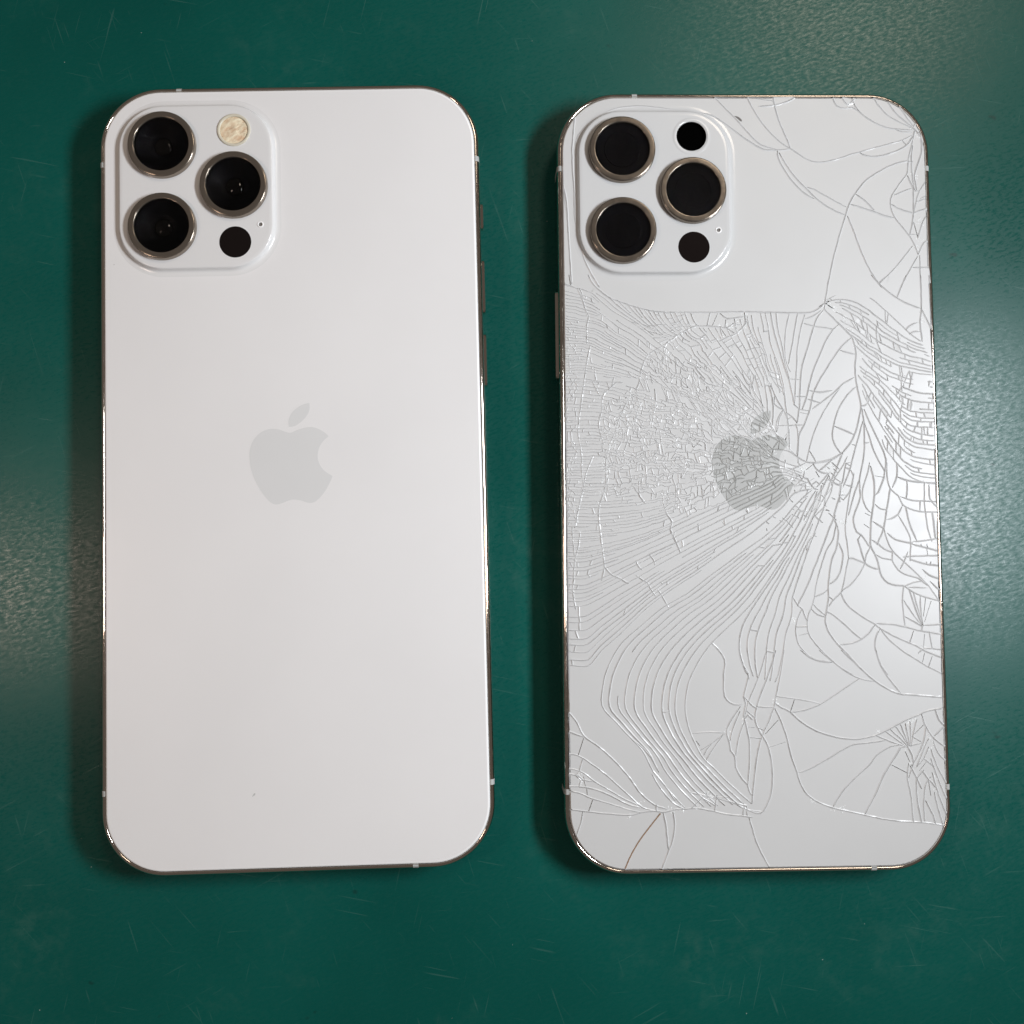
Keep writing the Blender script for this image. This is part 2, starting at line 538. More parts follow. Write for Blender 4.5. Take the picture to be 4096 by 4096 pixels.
 [1186,-3283,1441,-3500,1697,-3696,1933,-3816,2203,-3873],
 [1600,-3287,1833,-3504,2150,-3808,2427,-4004,2663,-4103,2902,-4127,3445,-4176],
 [2253,-3294,2311,-3531,2456,-3790,2685,-4092],
 [839,-3279,1009,-3410,1203,-3487,1430,-3511],
 [335,-4343,438,-4557,539,-4856,616,-5197,696,-5452,776,-5707,900,-5920,1111,-6070,1367,-6168,1753,-6258,2182,-6359,2611,-6428,3043,-6459,3419,-6513],
 [738,-5516,912,-5476,1240,-5310,1526,-5144,1789,-5020,2050,-4996,2376,-4953],
 [1368,-6158,1548,-5886,1815,-5614,2059,-5406,2216,-5217,2481,-5060,2655,-5041],
 [1957,-6292,2151,-5957,2312,-5621,2472,-5368,2608,-5179,2654,-5094],
 [2481,-5400,2769,-5552],
 [2797,-5372,2766,-5648,2821,-5966,2848,-6452],
 [2939,-5650,2929,-5968,2999,-6454],
 [3085,-5821,3053,-6138,3064,-6455],
 [3088,-6054,3220,-6331,3258,-6479],
 [3256,-5908,3311,-6184,3388,-6481],
 [2205,-4866,2505,-4986,2741,-5074],
 [2381,-4793,2593,-4945,2763,-5075],
 [2469,-4752,2659,-4924,2774,-5053],
 [2579,-4710,2704,-4882,2785,-5054],
 [2667,-4669,2747,-4883,2796,-5054],
 [2755,-4649,2801,-4884,2818,-5054],
 [2843,-4607,2856,-4884,2829,-5054],
 [2975,-4566,2901,-4842,2850,-5076],
 [3065,-4481,3144,-4717,3289,-4932,3479,-5083],
 [3144,-4717,3092,-4972,2998,-5184,2883,-5374,2838,-5437],
 [3180,-4931,3087,-5121,2946,-5438],
 [3328,-4399,3387,-4592,3471,-4678],
 [3290,-4889,3470,-4721],
 [3266,-4974,3345,-5188,3481,-5339],
 [3217,-5123,3336,-5464,3478,-5742],
 [3211,-5293,3329,-5655,3469,-6017],
 [3225,-5548,3340,-5973,3459,-6292],
 [3081,-5291,3271,-5442],
 [3052,-5524,3155,-5674],
 [2817,-5415,2919,-5607,3020,-5842],
 [2738,-5159,2819,-5352],
 [2654,-5094,2872,-5044,3047,-5014],
 [2774,-5053,2866,-5225,2883,-5374],
 [2883,-5374,2788,-5648],
 [2946,-5438,3081,-5291,3175,-5080],
 [2987,-5523,3122,-5355],
 [2939,-5650,3074,-5503],
 [3155,-5674,3189,-5971],
 [3085,-5821,3155,-5674,3280,-5824],
 [2877,-4884,3048,-4993],
 [2922,-4842,3102,-4674],
 [-186,-6326,-126,-6537,-67,-6748,35,-6980,158,-7212],
 [210,-5054,514,-4962],
 [-153,-4869,73,-4893],
 [-170,-4678,-41,-4690],
 [336,-4322,141,-4320,1,-4307],
 [-233,-4124,-75,-4296,0,-4339],
 [-160,-4231,-231,-4507],
 [-195,-4380,-36,-4509],
 [-231,-4528,-165,-4465,-81,-4551],
 [24,-4701,131,-4745],
 [-3492,-6135,-3166,-6172,-2874,-6210,-2401,-6249,-2175,-6208,-1926,-6183,-1723,-6203,-1564,-6161,-1360,-6152,-1134,-6144,-841,-6197,-593,-6263,-322,-6289,-119,-6325],
 [-3471,-4377,-3326,-4557,-3204,-4804,-2924,-5009,-2701,-5212,-2523,-5393,-2346,-5617,-2169,-5864,-1924,-6067,-1699,-6148],
 [-3475,-4723,-3205,-4827],
 [-3205,-4849,-3311,-5160],
 [-3480,-5136,-3311,-5160,-3064,-5319,-2796,-5523,-2573,-5726,-2351,-5928,-2150,-6109,-1903,-6183],
 [-3483,-5392,-3292,-5439,-3157,-5518,-3023,-5631,-2755,-5790,-2486,-5949,-2195,-6086],
 [-3484,-5492,-3315,-5527,-3226,-5606,-3046,-5631],
 [-3487,-5714,-3250,-5728,-2980,-5787,-2711,-5901,-2398,-6061,-2173,-6119],
 [-3488,-5802,-3297,-5838,-3073,-5941,-2758,-6034,-2399,-6150,-2175,-6208],
 [-3051,-5963,-3132,-6173],
 [-3233,-5228,-3292,-5427,-3360,-5515,-3271,-5605,-3307,-5727],
 [-3161,-5762,-3151,-5873],
 [-3245,-6182,-3270,-6359,-3363,-6601,-3397,-6666],
 [-3214,-5540,-3183,-5718],
 [-1814,-6224,-1998,-6443,-2205,-6705,-2367,-6968,-2483,-7219],
 [-1768,-6202,-1716,-6447,-1698,-6690,-1679,-6889],
 [-1587,-6205,-1557,-6427,-1596,-6692,-1691,-6933,-1809,-7229],
 [-1198,-4784,-879,-4765,-618,-4780],
 [-630,-4802,-815,-4945,-1068,-5099],
 [-642,-4824,-884,-5011,-1001,-5189],
 [-642,-4824,-817,-5057,-958,-5279],
 [-1132,-4919,-1066,-5009],
 [-812,-3134,-688,-3260,-578,-3442,-595,-3712,-602,-4028,-548,-4186,-413,-4266,-276,-4268],
 [-283,-3038,-300,-3264,-259,-3490,-149,-3695,-129,-3808],
 [-300,-4301,-441,-4502,-559,-4702,-562,-4814,-519,-4949,-500,-5106,-423,-5207,-415,-5397,-328,-5577,-196,-5734],
 [-313,-4391,-446,-4703,-507,-4927],
 [-238,-4594,-335,-4839,-411,-5196],
 [-1890,-6068,-1892,-6183],
 [-767,-5905,-818,-6193],
 [-1062,-5945,-793,-6105],
 [-970,-5858,-949,-5947,-541,-5952],
 [-272,-6112,-299,-6289],
 [-227,-6112,-220,-6290],
 [-1247,-6143,-1039,-5946],
 [-408,-6088,-229,-6179,63,-6227],
 [-1264,-5854,-948,-5925,-678,-5995,-227,-6112],
 [-2289,-4905,-2110,-5041,-1955,-5244],
 [-1959,-5511,-1850,-5713,-1695,-5915,-1540,-6072,-1383,-6152],
 [-1936,-5467,-1803,-5624,-1670,-5804,-1538,-6006],
 [-3369,3797,-3342,3598],
 [-3216,3539,-3130,3340,-3065,3122,-3008,3004,-3049,2806,-3053,2491],
 [-3177,3538,-3091,3330],
 [-2986,2451,-3048,2176,-3090,1921,-3133,1627,-3176,1334,-3218,1041,-3232,730,-3187,476,-3171,165],
 [-3007,3796,-2911,3617,-2641,3378,-2407,3278,-2174,3198,-1979,3138,-1686,3088,-1196,3076,-706,3074],
 [-3449,3619,-3342,3588,-3216,3539,-3108,3518],
 [-1045,2799,-1263,2681,-1639,2426,-1896,2269,-2017,2034,-2059,1857,-2101,1661,-2260,1466,-2400,1193,-2522,881,-2643,551,-2725,260,-2730,-129,-2792,-380,-2832,-515],
 [-2914,1999,-2898,1773],
 [-3110,1921,-3460,1923],
 [-3462,1766,-2548,1752,-2392,1741],
 [-2956,1764,-2843,1528],
 [-2509,1742,-2666,1605,-2765,1488,-2789,1195,-2851,961,-2805,727,-2759,571],
 [-2840,1743,-2851,1645],
 [-2684,1752,-2646,1644],
 [-3388,2197,-3382,1932],
 [-3456,2208,-3379,2197,-3067,2186],
 [-2572,2095,-2573,1997],
 [-1079,3056,-1023,2917,-946,2818,-770,2817],
 [-706,3074,-748,2916,-770,2817],
 [-569,3054,-672,2817],
 [-946,2818,-1045,2799],
 [-770,2817,-613,2797,-418,2776,-263,2677],
 [-43,2854,-204,2677,-382,2598,-541,2520],
 [-529,3054,-375,2954,-59,2993],
 [-414,2935,-437,2776],
 [-257,2954,-222,2756],
 [-58,3072,-43,2854],
 [-535,2797,-421,2618],
 [-298,2855,-141,2835],
 [-1790,1620,-1774,1424,-1818,1131,-1861,877],
 [-1706,837,-1672,545,-1619,252,-1585,-40],
 [-3190,223,-3174,-10,-3158,-262,-3218,-455,-3280,-783,-3321,-975],
 [-2956,377,-3096,48,-3178,-339,-3260,-686],
 [-2832,-458,-2874,-689,-2850,-1075,-2807,-1460,-2782,-1710,-2834,-1959],
 [-2782,-1710,-2659,-1846,-2487,-1934,-2334,-2021],
 [-2788,-1461,-2653,-1423,-2517,-1376],
 [-2197,-1869,-2064,-1966,-1987,-2005,-1931,-2121,-1837,-2256],
 [-1797,-2141,-1703,-2276,-1647,-2391,-1591,-2487],
 [-3329,-1571,-3351,-1840,-3374,-2165,-3321,-2490],
 [-3226,-1072,-3268,-1361,-3329,-1571],
 [-3369,-956,-3362,-1187,-3329,-1571],
 [-1636,-699,-1504,-874,-1545,-1009,-1471,-1183,-1360,-1454],
 [-2192,-1600,-2136,-1716,-2080,-1774],
 [-1940,-1487,-1864,-1584,-1837,-1680],
 [-1649,-312,-1671,-505,-1598,-738],
 [-2110,-114,-2114,-347,-2001,-541],
 [-1416,-313,-1440,-546,-1481,-700],
 [-1020,-916,-1004,-1071],
 [-814,-3125,-682,-3264],
 [-3222,6905,-3246,6622,-3280,6218,-3275,5816,-3251,5415,-3247,4914,-3184,4515,-3081,4116,-2948,3818,-2795,3556],
 [-3465,5555,-3401,5214,-3377,4715,-3354,4216,-3322,3621],
 [-3230,6299,-3168,6480,-3028,6662,-2768,6864,-2430,7016,-2013,7067,-1617,7037,-1221,6977,-865,6936],
 [-928,1850,-871,1790,-785,1711,-678,1681,-512,1641],
 [-781,1869,-687,1721],
 [-693,1868,-608,1750,-512,1661],
 [-537,1867,-480,1788,-502,1680],
 [-420,1857,-324,1739,-209,1659,-142,1590,-18,1462,136,1334],
 [-263,1856,-177,1748,-151,1610],
 [-116,1856,-32,1708,54,1599,100,1461],
 [11,1875,47,1727,92,1550,137,1383,232,1235,325,1068,419,881,493,734,540,636],
 [109,1874,154,1697,190,1549,225,1382,250,1186],
 [275,1844,308,1578,333,1382,346,1107],
 [324,1814,388,1627,432,1430,446,1185,419,911],
 [-502,1680,-503,1622,-330,1464,-178,1286,-92,1188,81,1059,322,921,418,871],
 [-502,1651,-348,1552,-194,1424,-80,1305,35,1207,179,1088,353,989],
 [-503,1602,-467,1484,-391,1356,-315,1267,-159,1247,-60,1305],
 [-697,1672,-700,1554,-626,1348],
 [-671,1554,-532,1622],
 [-626,1348,-565,1484,-504,1592],
 [-935,1535,-790,1446,-626,1328,-588,1298,-402,1297],
 [-807,1584,-626,1348],
 [-805,1653,-807,1554],
 [-588,1298,-571,1190,-454,1190,-319,1091,-176,943],
 [-402,1297,-434,1180,-515,1043,-546,995],
 [-302,1444,-296,1267],
 [-267,1257,-280,1081],
 [-169,1247,-181,1139,-92,1188],
 [-93,1168,-115,1061,-176,943,-227,817],
 [-942,1173,-796,1153,-631,1103,-515,1063,-360,1013,-176,943,27,854,192,795,511,646,540,636],
 [-774,1290,-600,1200],
 [-808,1035,-719,1113,-631,1112],
 [-799,996,-752,927],
 [-732,947,-622,1083],
 [-752,927,-626,868,-540,789,-404,769],
 [-584,1044,-557,936,-481,838,-404,749,-268,729,-94,679],
 [-363,876,-264,934,-176,943],
 [-7,1070,56,844,192,795],
 [-69,913,-7,1060],
 [186,961,182,804],
 [-261,1052,-165,973],
 [-104,679,70,600,262,472],
 [-94,679,-194,563,-275,446],
 [131,707,266,608,399,471],
 [540,636,399,471,223,462,20,522,-155,553,-379,564],
 [-385,730,-399,564,-538,428],
 [-574,594,-409,554],
 [262,462,211,365],
 [418,461,395,315,462,256],
 [399,471,555,460,701,440,883,312],
 [-44,288,113,346,289,345,405,305,462,256],
 [123,346,139,209],
 [539,626,625,538,740,430,883,312],
 [549,636,526,470],
 [288,745,418,852],
 [459,1332,564,1243,642,1213],
 [642,1203,550,1037,526,890,494,783],
 [642,1203,706,1036,719,791,731,459],
 [860,947,904,741,874,341],
 [472,1459,459,1332],
 [537,910,712,904,860,923],
 [706,1036,775,1065],
 [608,636,709,782],
 [861,314,1035,225,1171,205,1230,214,1525,281,1684,377],
 [900,304,888,217,926,158],
 [1108,430,1156,361,1220,224],
 [926,158,797,100,639,14],
 [1024,206,926,158],
 [1171,195,1189,156,1265,58,1381,9,1459,8],
 [1170,176,1031,69],
 [797,100,834,3,872,-37],
 [544,102,797,105],
 [437,112,544,102],
 [645,267,636,101],
 [787,91,784,-17,713,-133],
 [872,-37,792,-124,752,-153],
 [892,-17,948,-96],
 [1001,60,978,-67,828,-221],
 [978,-67,1065,-96,1102,-175,1178,-272,1255,-302],
 [1216,49,1281,-69],
 [1284,58,1384,135,1534,271],
 [1523,212,1656,85],
 [1423,135,1480,86],
 [1549,95,1625,17],
 [1498,17,1584,-51],
 [1459,8,1328,-147,1227,-253],
 [1458,-21,1375,-196,1272,-390,1110,-631,967,-872],
 [1533,-129,1368,-439,1164,-777,1061,-1018],
 [1445,-119,1533,-129],
 [1554,-71,1679,-159],
 [1542,-158,1648,-217,1728,-150],
 [1820,327,1726,133,1573,-80,1510,-255,1368,-449],
 [1875,210,1796,191,1729,-101,1697,-198],
 [1796,181,1883,142],
 [1774,113,1871,83],
 [1871,73,1926,-44,1913,-151,1891,-239,1755,-208],
 [1739,-101,1778,-101],
 [1697,-198,1675,-295,1652,-402,1658,-538],
 [1891,-248,1839,-355,1718,-510],
 [1662,-402,1779,-403],
 [1642,-431,1718,-490],
 [1183,-87,1104,-126],
 [1220,-146,1287,-195],
 [1121,-223,1220,-146],
 [1014,-193,1021,-291,1080,-281],
 [1327,-176,1384,-206],
 [1253,-370,1368,-449,1385,-526,1374,-604],
 [1240,-487,1317,-526],
 [1374,-604,1412,-614],
 [1505,-450,1572,-479],
 [1391,-672,1459,-702],
 [1438,-740,1580,-877],
 [1164,-777,1326,-924],
 [866,-658,923,-688],
 [758,-658,797,-677],
 [714,-473,771,-532],
 [970,-776,1027,-805],
 [737,-754,890,-833],
 [569,-821,627,-870,759,-1006],
 [376,-781,443,-830],
 [257,-886,314,-935],
 [807,-299,824,-367,903,-329,964,-222],
 [1050,-301,1038,-378,919,-484],
 [752,-162,818,-231,1064,-155],
 [627,-860,693,-948],
 [510,-869,597,-908],
 [264,-1012,272,-1060],
]
GUIDES = {
 'dense': ([[-3449,3609,-3245,3558,-3108,3518,-2914,3429,-2721,3240,-2489,3061,-2218,2902,-1947,2703,-1639,2446,-1215,2089,-831,1714,-448,1358,-65,1023,317,630],
  [-3447,3025,-3038,2944,-2804,2884,-2534,2686,-2263,2507,-1993,2309,-1645,2071,-1221,1775,-837,1458,-452,1162,-68,867,314,512],
  [-3453,2493,-3063,2471,-2734,2332,-2385,2193,-2037,1995,-1650,1816,-1225,1559,-840,1282,-456,1006,-71,749,313,454],
  [-3460,1923,-3090,1921,-2741,1861,-2391,1800,-2080,1720,-1654,1580,-1228,1382,-843,1145,-458,888,-73,652,311,395,581,238,896,138],
  [-3466,1433,-3174,1432,-2786,1391,-2398,1310,-2011,1230,-1623,1149,-1235,1049,-847,930,-462,713,-76,534,310,337,580,218,914,99],
  [-3473,848,-2794,844,-2212,782,-1630,720,-1048,638,-467,478,308,278,579,179,933,60],
  [-3480,265,-2802,279,-2026,274,-1250,269,-471,264,307,220,617,140,951,11],
  [-3477,-298,-2810,-303,-2035,-270,-1258,-198,-479,-68,305,141,597,120,969,-37],
  [-3475,-916,-2819,-921,-2239,-868,-1656,-737,-1072,-568,-485,-359,104,-111,497,3,987,-96],
  [-3482,-1551,-3136,-1544,-2788,-1461,-2440,-1367,-2051,-1236,-1662,-1066,-1271,-876,-880,-705,-489,-533,61,-305,396,-152,613,-17,1025,-155]], [8, 9, 10, 13, 17, 18, 18, 19, 15]),
 'left': ([[-3482,-1551,-3136,-1544,-2788,-1461,-2440,-1367,-2051,-1236,-1662,-1066,-1271,-876,-880,-705,-489,-533,61,-305,396,-152,613,-17,1025,-155],
  [-3478,-2011,-3181,-2033,-2988,-1977,-2639,-1827,-2251,-1638,-1862,-1449,-1472,-1279,-1082,-1090,-690,-900,-298,-709,194,-461,489,-308,688,-154,1062,-213],
  [-3478,-2488,-3167,-2472,-2839,-2323,-2451,-2097,-2062,-1889,-1673,-1662,-1282,-1454,-891,-1245,-500,-1056,-48,-827,287,-636,584,-425,744,-251,1081,-252],
  [-3483,-3512,-3177,-3538,-3062,-3505,-2854,-3260,-2578,-3014,-2346,-2805,-2073,-2540,-1761,-2295,-1390,-2049,-999,-1803,-508,-1461,-56,-1156,380,-811,618,-600,819,-368,1119,-291]], [8, 8, 7]),
 'sweep': ([[-1360,-6141,-1670,-5804,-1936,-5467,-2111,-5108,-2289,-4905,-2423,-4769,-2601,-4566,-2802,-4362,-2868,-4204,-2853,-3980,-2781,-3666,-2675,-3420,-2535,-3195,-2373,-3016,-2072,-2770,-1679,-2457,-1239,-2211,-751,-1851,-214,-1467,254,-1150,584,-854,846,-557,1138,-301],
  [-135,-6069,-491,-5753,-780,-5459,-1025,-5211,-1200,-4873,-1296,-4559,-1325,-4289,-1260,-3885,-1105,-3549,-894,-3235,-707,-3033,-333,-2697,-4,-2359,328,-1906,614,-1497,808,-1155,954,-857,1077,-559,1215,-321]], [9]),
 'loop': ([[-149,-3729,-236,-3522,-301,-3218,-264,-2954,-156,-2692,99,-2307,376,-1922,611,-1576,825,-1271,999,-943,1131,-656,1235,-331],
  [349,-3871,414,-3735,505,-3368,576,-2983,687,-2659,716,-2313,805,-2049,916,-1743,1027,-1437,1249,-884,1381,-575,1514,-287,1458,-21]], [4]),
 'topfan': ([[-3108,3518,-2914,3429,-2721,3240,-2489,3061,-2218,2902,-1947,2703,-1639,2446],
  [-2641,3378,-2370,3140,-2080,2921,-1791,2683,-1560,2485],
  [-2174,3198,-2020,3000,-1828,2802,-1674,2643,-1441,2563],
  [-1686,3088,-1610,2939,-1495,2800,-1302,2641],
  [-1196,3076,-1140,2918,-1065,2779]], [3, 4, 4, 4]),
 'upper': ([[-1639,2446,-1215,2089,-831,1714,-448,1358,-65,1023,317,630],
  [-1045,2799,-853,2561,-624,2283,-339,1888,-54,1513,231,1119,438,785],
  [-516,2757,-422,2559,-232,2282,-43,1965,145,1630],
  [-20,2993,15,2794,143,2398,271,2003,380,1648],
  [330,3069,388,2793,456,2358,546,2002,651,1490]], [7, 4, 3, 3]),
 'right': ([[1508,3296,1699,3391,1910,3432,2120,3421,2328,3336,2533,3187,2738,2996,2941,2784,3145,2594,3289,2498],
  [1549,3275,1802,3306,2115,3231,2361,3061,2607,2849,2853,2658,3059,2531,3328,2424],
  [1589,3190,1899,3041,2145,2851,2412,2639,2658,2469,2927,2342,3217,2235,3477,2161],
  [2010,2514,2255,2303,2480,2134,2707,2007,2955,1921,3205,1878,3487,1845],
  [2065,2262,2350,1966,2595,1776,2863,1649,3111,1543,3486,1489],
  [2100,2030,2490,1756,2733,1524,2895,1335,3101,1250,3487,1206],
  [2098,1947,2546,1546,2786,1210,2949,1063,3134,979,3489,956],
  [2075,1884,2459,1442,2719,1065,2939,771,3165,645,3487,601],
  [2053,1842,2270,1422,2509,1024,2770,689,2951,480,3156,375,3499,341],
  [2060,1716,2185,1360,2383,983,2580,628,2760,377,2982,147,3499,40],
  [2087,1570,2264,1192,2419,816,2535,503,2734,211,2976,-40,3222,-166,3502,-188]], [1, 3, 4, 2, 2, 2, 2, 2, 2, 2]),
}
BRICK = [-1044,2838,-1639,2426,-2017,2034,-2121,1642,-2787,1332,-2833,844,-2762,357,-2754,-419,-2036,-327,-1557,-621,-981,-916,-111,-1019,396,-151,321,825,-438,1810,-814,2600]
CRUSH = [-1045,2799,-1263,2681,-1639,2426,-1896,2269,-2017,2034,-2059,1857,-2260,1466,-2400,1193,-2522,881,-2643,551,-2725,260,-2728,65,-535,2797,-417,2816,-299,2796,-179,2894,-124,2755,-59,2993,-499,2618,-2745,181,-2737,84,-2759,-110,-2791,-303,-2811,-381,-3465,-105,-3458,-299,-3453,89,-3460,-492,1486,3254,1547,3190,1630,3148,1754,3084,1854,2936,1953,2725,2049,2409,2149,2261,2287,1988,2410,1882,2692,1545,2832,1336,2915,667,2952,501,3348,3036,3323,2888,984,89,1058,-263,1035,-1149,1021,-902,1484,147,1703,-206,1703,-928,3242,-176,3397,-529,3413,-1292,3428,-1457,3182,-1988,3338,-2276,3140,-3253,3345,-3296,726,-2721,2763,-5075,2839,-5415,2931,-4565,2842,-4628,3224,-4931,3175,-5080,3279,-5866,3264,-5654,-225,-4273,-210,-4550,338,-4215,983,-6047,1367,-6179,1539,-6192,2229,-4791,-1632,-6160,-1450,-6140,-1133,-6100,-903,-5925,-2378,-6249,-3272,-5628,-3292,-5472,-560,-4747,-2217,-6063,992,89,1450,47,1038,-1154,1005,-892,1159,-253,1693,-334,1030,-708,3305,6603,3276,6623,3351,6481,3265,5690,3305,4461,3279,4281,3371,5246,3317,4823,597,7232,2011,7111,447,422,-391,38,252,33]
# ------------------------------------------------------------------ phone parts
HW, HL, CR_ = 35.75, 73.35, 11.6
GI = 0.86            # inset of the glass edge from the outer side
ZG = 7.40            # top of the back glass
LOGO_BODY = [(-0.88, 7.0), (-0.22, 7.08), (0.74, 7.49), (2.07, 7.86), (3.27, 7.95), (4.34, 7.71), (5.41, 7.13), (6.12, 6.57), (6.5, 6.14), (5.99, 5.73), (5.38, 5.14), (4.83, 4.3), (4.52, 3.34), (4.41, 2.5), (4.55, 1.53), (4.9, 0.68), (5.42, -0.06), (6.13, -0.68), (7.13, -1.28), (6.71, -2.26), (6.09, -3.45), (5.36, -4.52), (4.5, -5.46), (3.78, -5.98), (3.06, -6.2), (2.23, -6.06), (1.28, -5.71), (0.33, -5.5), (-0.39, -5.48), (-1.23, -5.7), (-2.19, -6.07), (-3.26, -6.32), (-3.98, -6.15), (-4.69, -5.65), (-5.63, -4.49), (-6.56, -3.02), (-7.38, -1.32), (-7.95, 0.5), (-8.17, 2.32), (-8.1, 3.88), (-7.66, 5.32), (-6.93, 6.39), (-5.97, 7.22), (-4.88, 7.68), (-3.81, 7.8), (-2.73, 7.63), (-1.78, 7.3)]
LOGO_LEAF = [(-0.87, 8.13), (-0.91, 9.16), (-0.54, 10.24), (0.19, 11.2), (1.28, 11.96), (2.25, 12.37), (3.03, 12.47), (3.05, 11.38), (2.7, 10.41), (2.09, 9.58), (1.24, 8.81), (0.39, 8.28), (-0.45, 8.08)]
LENSES = [(-23.51, 61.55), (-10.23, 53.68), (-23.54, 46.01)]
LIDAR = (-10.15, 42.95)
FLASH = (-10.2, 64.35)
MIC = (-5.45, 46.2)
FRAME_PROF = [(0.95, 0.45), (0.45, 0.5), (0.16, 0.72), (0.03, 1.1), (0.0, 1.6), (0.0, 6.2), (0.03, 6.6), (0.13, 6.95), (0.32, 7.2), (0.58, 7.33), (0.78, 7.33), (0.84, 7.2), (0.84, 6.3), (0.95, 6.0)]

def ring_at(inset, n=16):
    return rrect(HW - inset, HL - inset, CR_ - inset, n)

def triangulate(outer_loops, keep):
    """2D constrained triangulation of closed loops; keep(x, y) selects the triangles"""
    pts, edges = [], []
    for lp in outer_loops:
        b0 = len(pts)
        pts += [Vector(p) for p in lp]
        edges += [(b0 + i, b0 + (i + 1) % len(lp)) for i in range(len(lp))]
    vo, eo, fo, _, _, _ = delaunay_2d_cdt(pts, edges, [], 0, 1e-5)
    faces = []
    for f in fo:
        x = sum(vo[i].x for i in f) / len(f)
        y = sum(vo[i].y for i in f) / len(f)
        if keep(x, y):
            faces.append(tuple(f))
    return [(p.x, p.y) for p in vo], faces

def slab(name, loop, z0, z1, mat, parent):
    pts, fs = triangulate([loop], lambda x, y: inside(loop, x, y))
    n = len(pts)
    verts = [(x, y, z1) for x, y in pts]
    faces = list(fs)
    b0 = len(verts)
    verts += [(x, y, z0) for x, y in loop] + [(x, y, z1) for x, y in loop]
    m = len(loop)
    for i in range(m):
        j = (i + 1) % m
        faces.append((b0 + i, b0 + j, b0 + m + j, b0 + m + i))
    return mesh_obj(name, verts, faces, mat, parent)

def smooth_loop(pts, sub=4):
    out = []
    n = len(pts)
    for i in range(n):
        p0, p1, p2, p3 = (np.array(pts[(i + k) % n]) for k in (-1, 0, 1, 2))
        a = p1 - p0
        c = p2 - p1
        d = p3 - p2
        def ang(u, w):
            return np.dot(u, w) / (np.linalg.norm(u) * np.linalg.norm(w) + 1e-9)
        t1 = (p2 - p0) / 2 if ang(a, c) > 0.3 else c
        t2 = (p3 - p1) / 2 if ang(c, d) > 0.3 else c
        for k in range(sub):
            t = k / sub
            h = (2 * t**3 - 3 * t**2 + 1) * p1 + (t**3 - 2 * t**2 + t) * t1 + (-2 * t**3 + 3 * t**2) * p2 + (t**3 - t**2) * t2
            out.append((float(h[0]), float(h[1])))
    return out

def band(parent, mat, x, y, ang):
    """plastic antenna break: the frame's profile swept over a short length"""
    prof = [(i - 0.01, z + (0.012 if z > 6.5 else 0)) for i, z in FRAME_PROF[1:12]] + [(1.2, 6.3), (1.2, 0.6)]
    ca, sa = math.cos(ang), math.sin(ang)
    verts = []
    for s in (-0.5, 0.5):
        for ins, z in prof:
            lx, ly = -ins, s          # local: +x outwards
            verts.append((x + ca * lx - sa * ly, y + sa * lx + ca * ly, z))
    n = len(prof)
    faces = [(i, (i + 1) % n, n + (i + 1) % n, n + i) for i in range(n)] + [tuple(reversed(range(n))), tuple(range(n, 2 * n))]
    return mesh_obj("antenna_band", verts, faces, mat, parent)

def button(name, parent, mat, side, y0, y1, out=0.52):
    """pill-shaped key standing out of the side of the frame"""
    cy, hh = (y0 + y1) / 2, abs(y1 - y0) / 2
    rings = []
    for x, k in ((-0.6, 0.0), (out - 0.12, 0.0), (out - 0.03, 0.06), (out, 0.18)):
        rings.append((rrect(hh - k, 1.3 - k, 1.25 - k, 8), x))
    v0, f0 = loft(rings, cap_top=True)
    verts = [(side * (HW + z), cy + x, 3.7 + y) for x, y, z in v0]
    if side > 0:
        f0 = [tuple(reversed(f)) for f in f0]
    return mesh_obj(name, verts, f0, mat, parent, smooth=False)

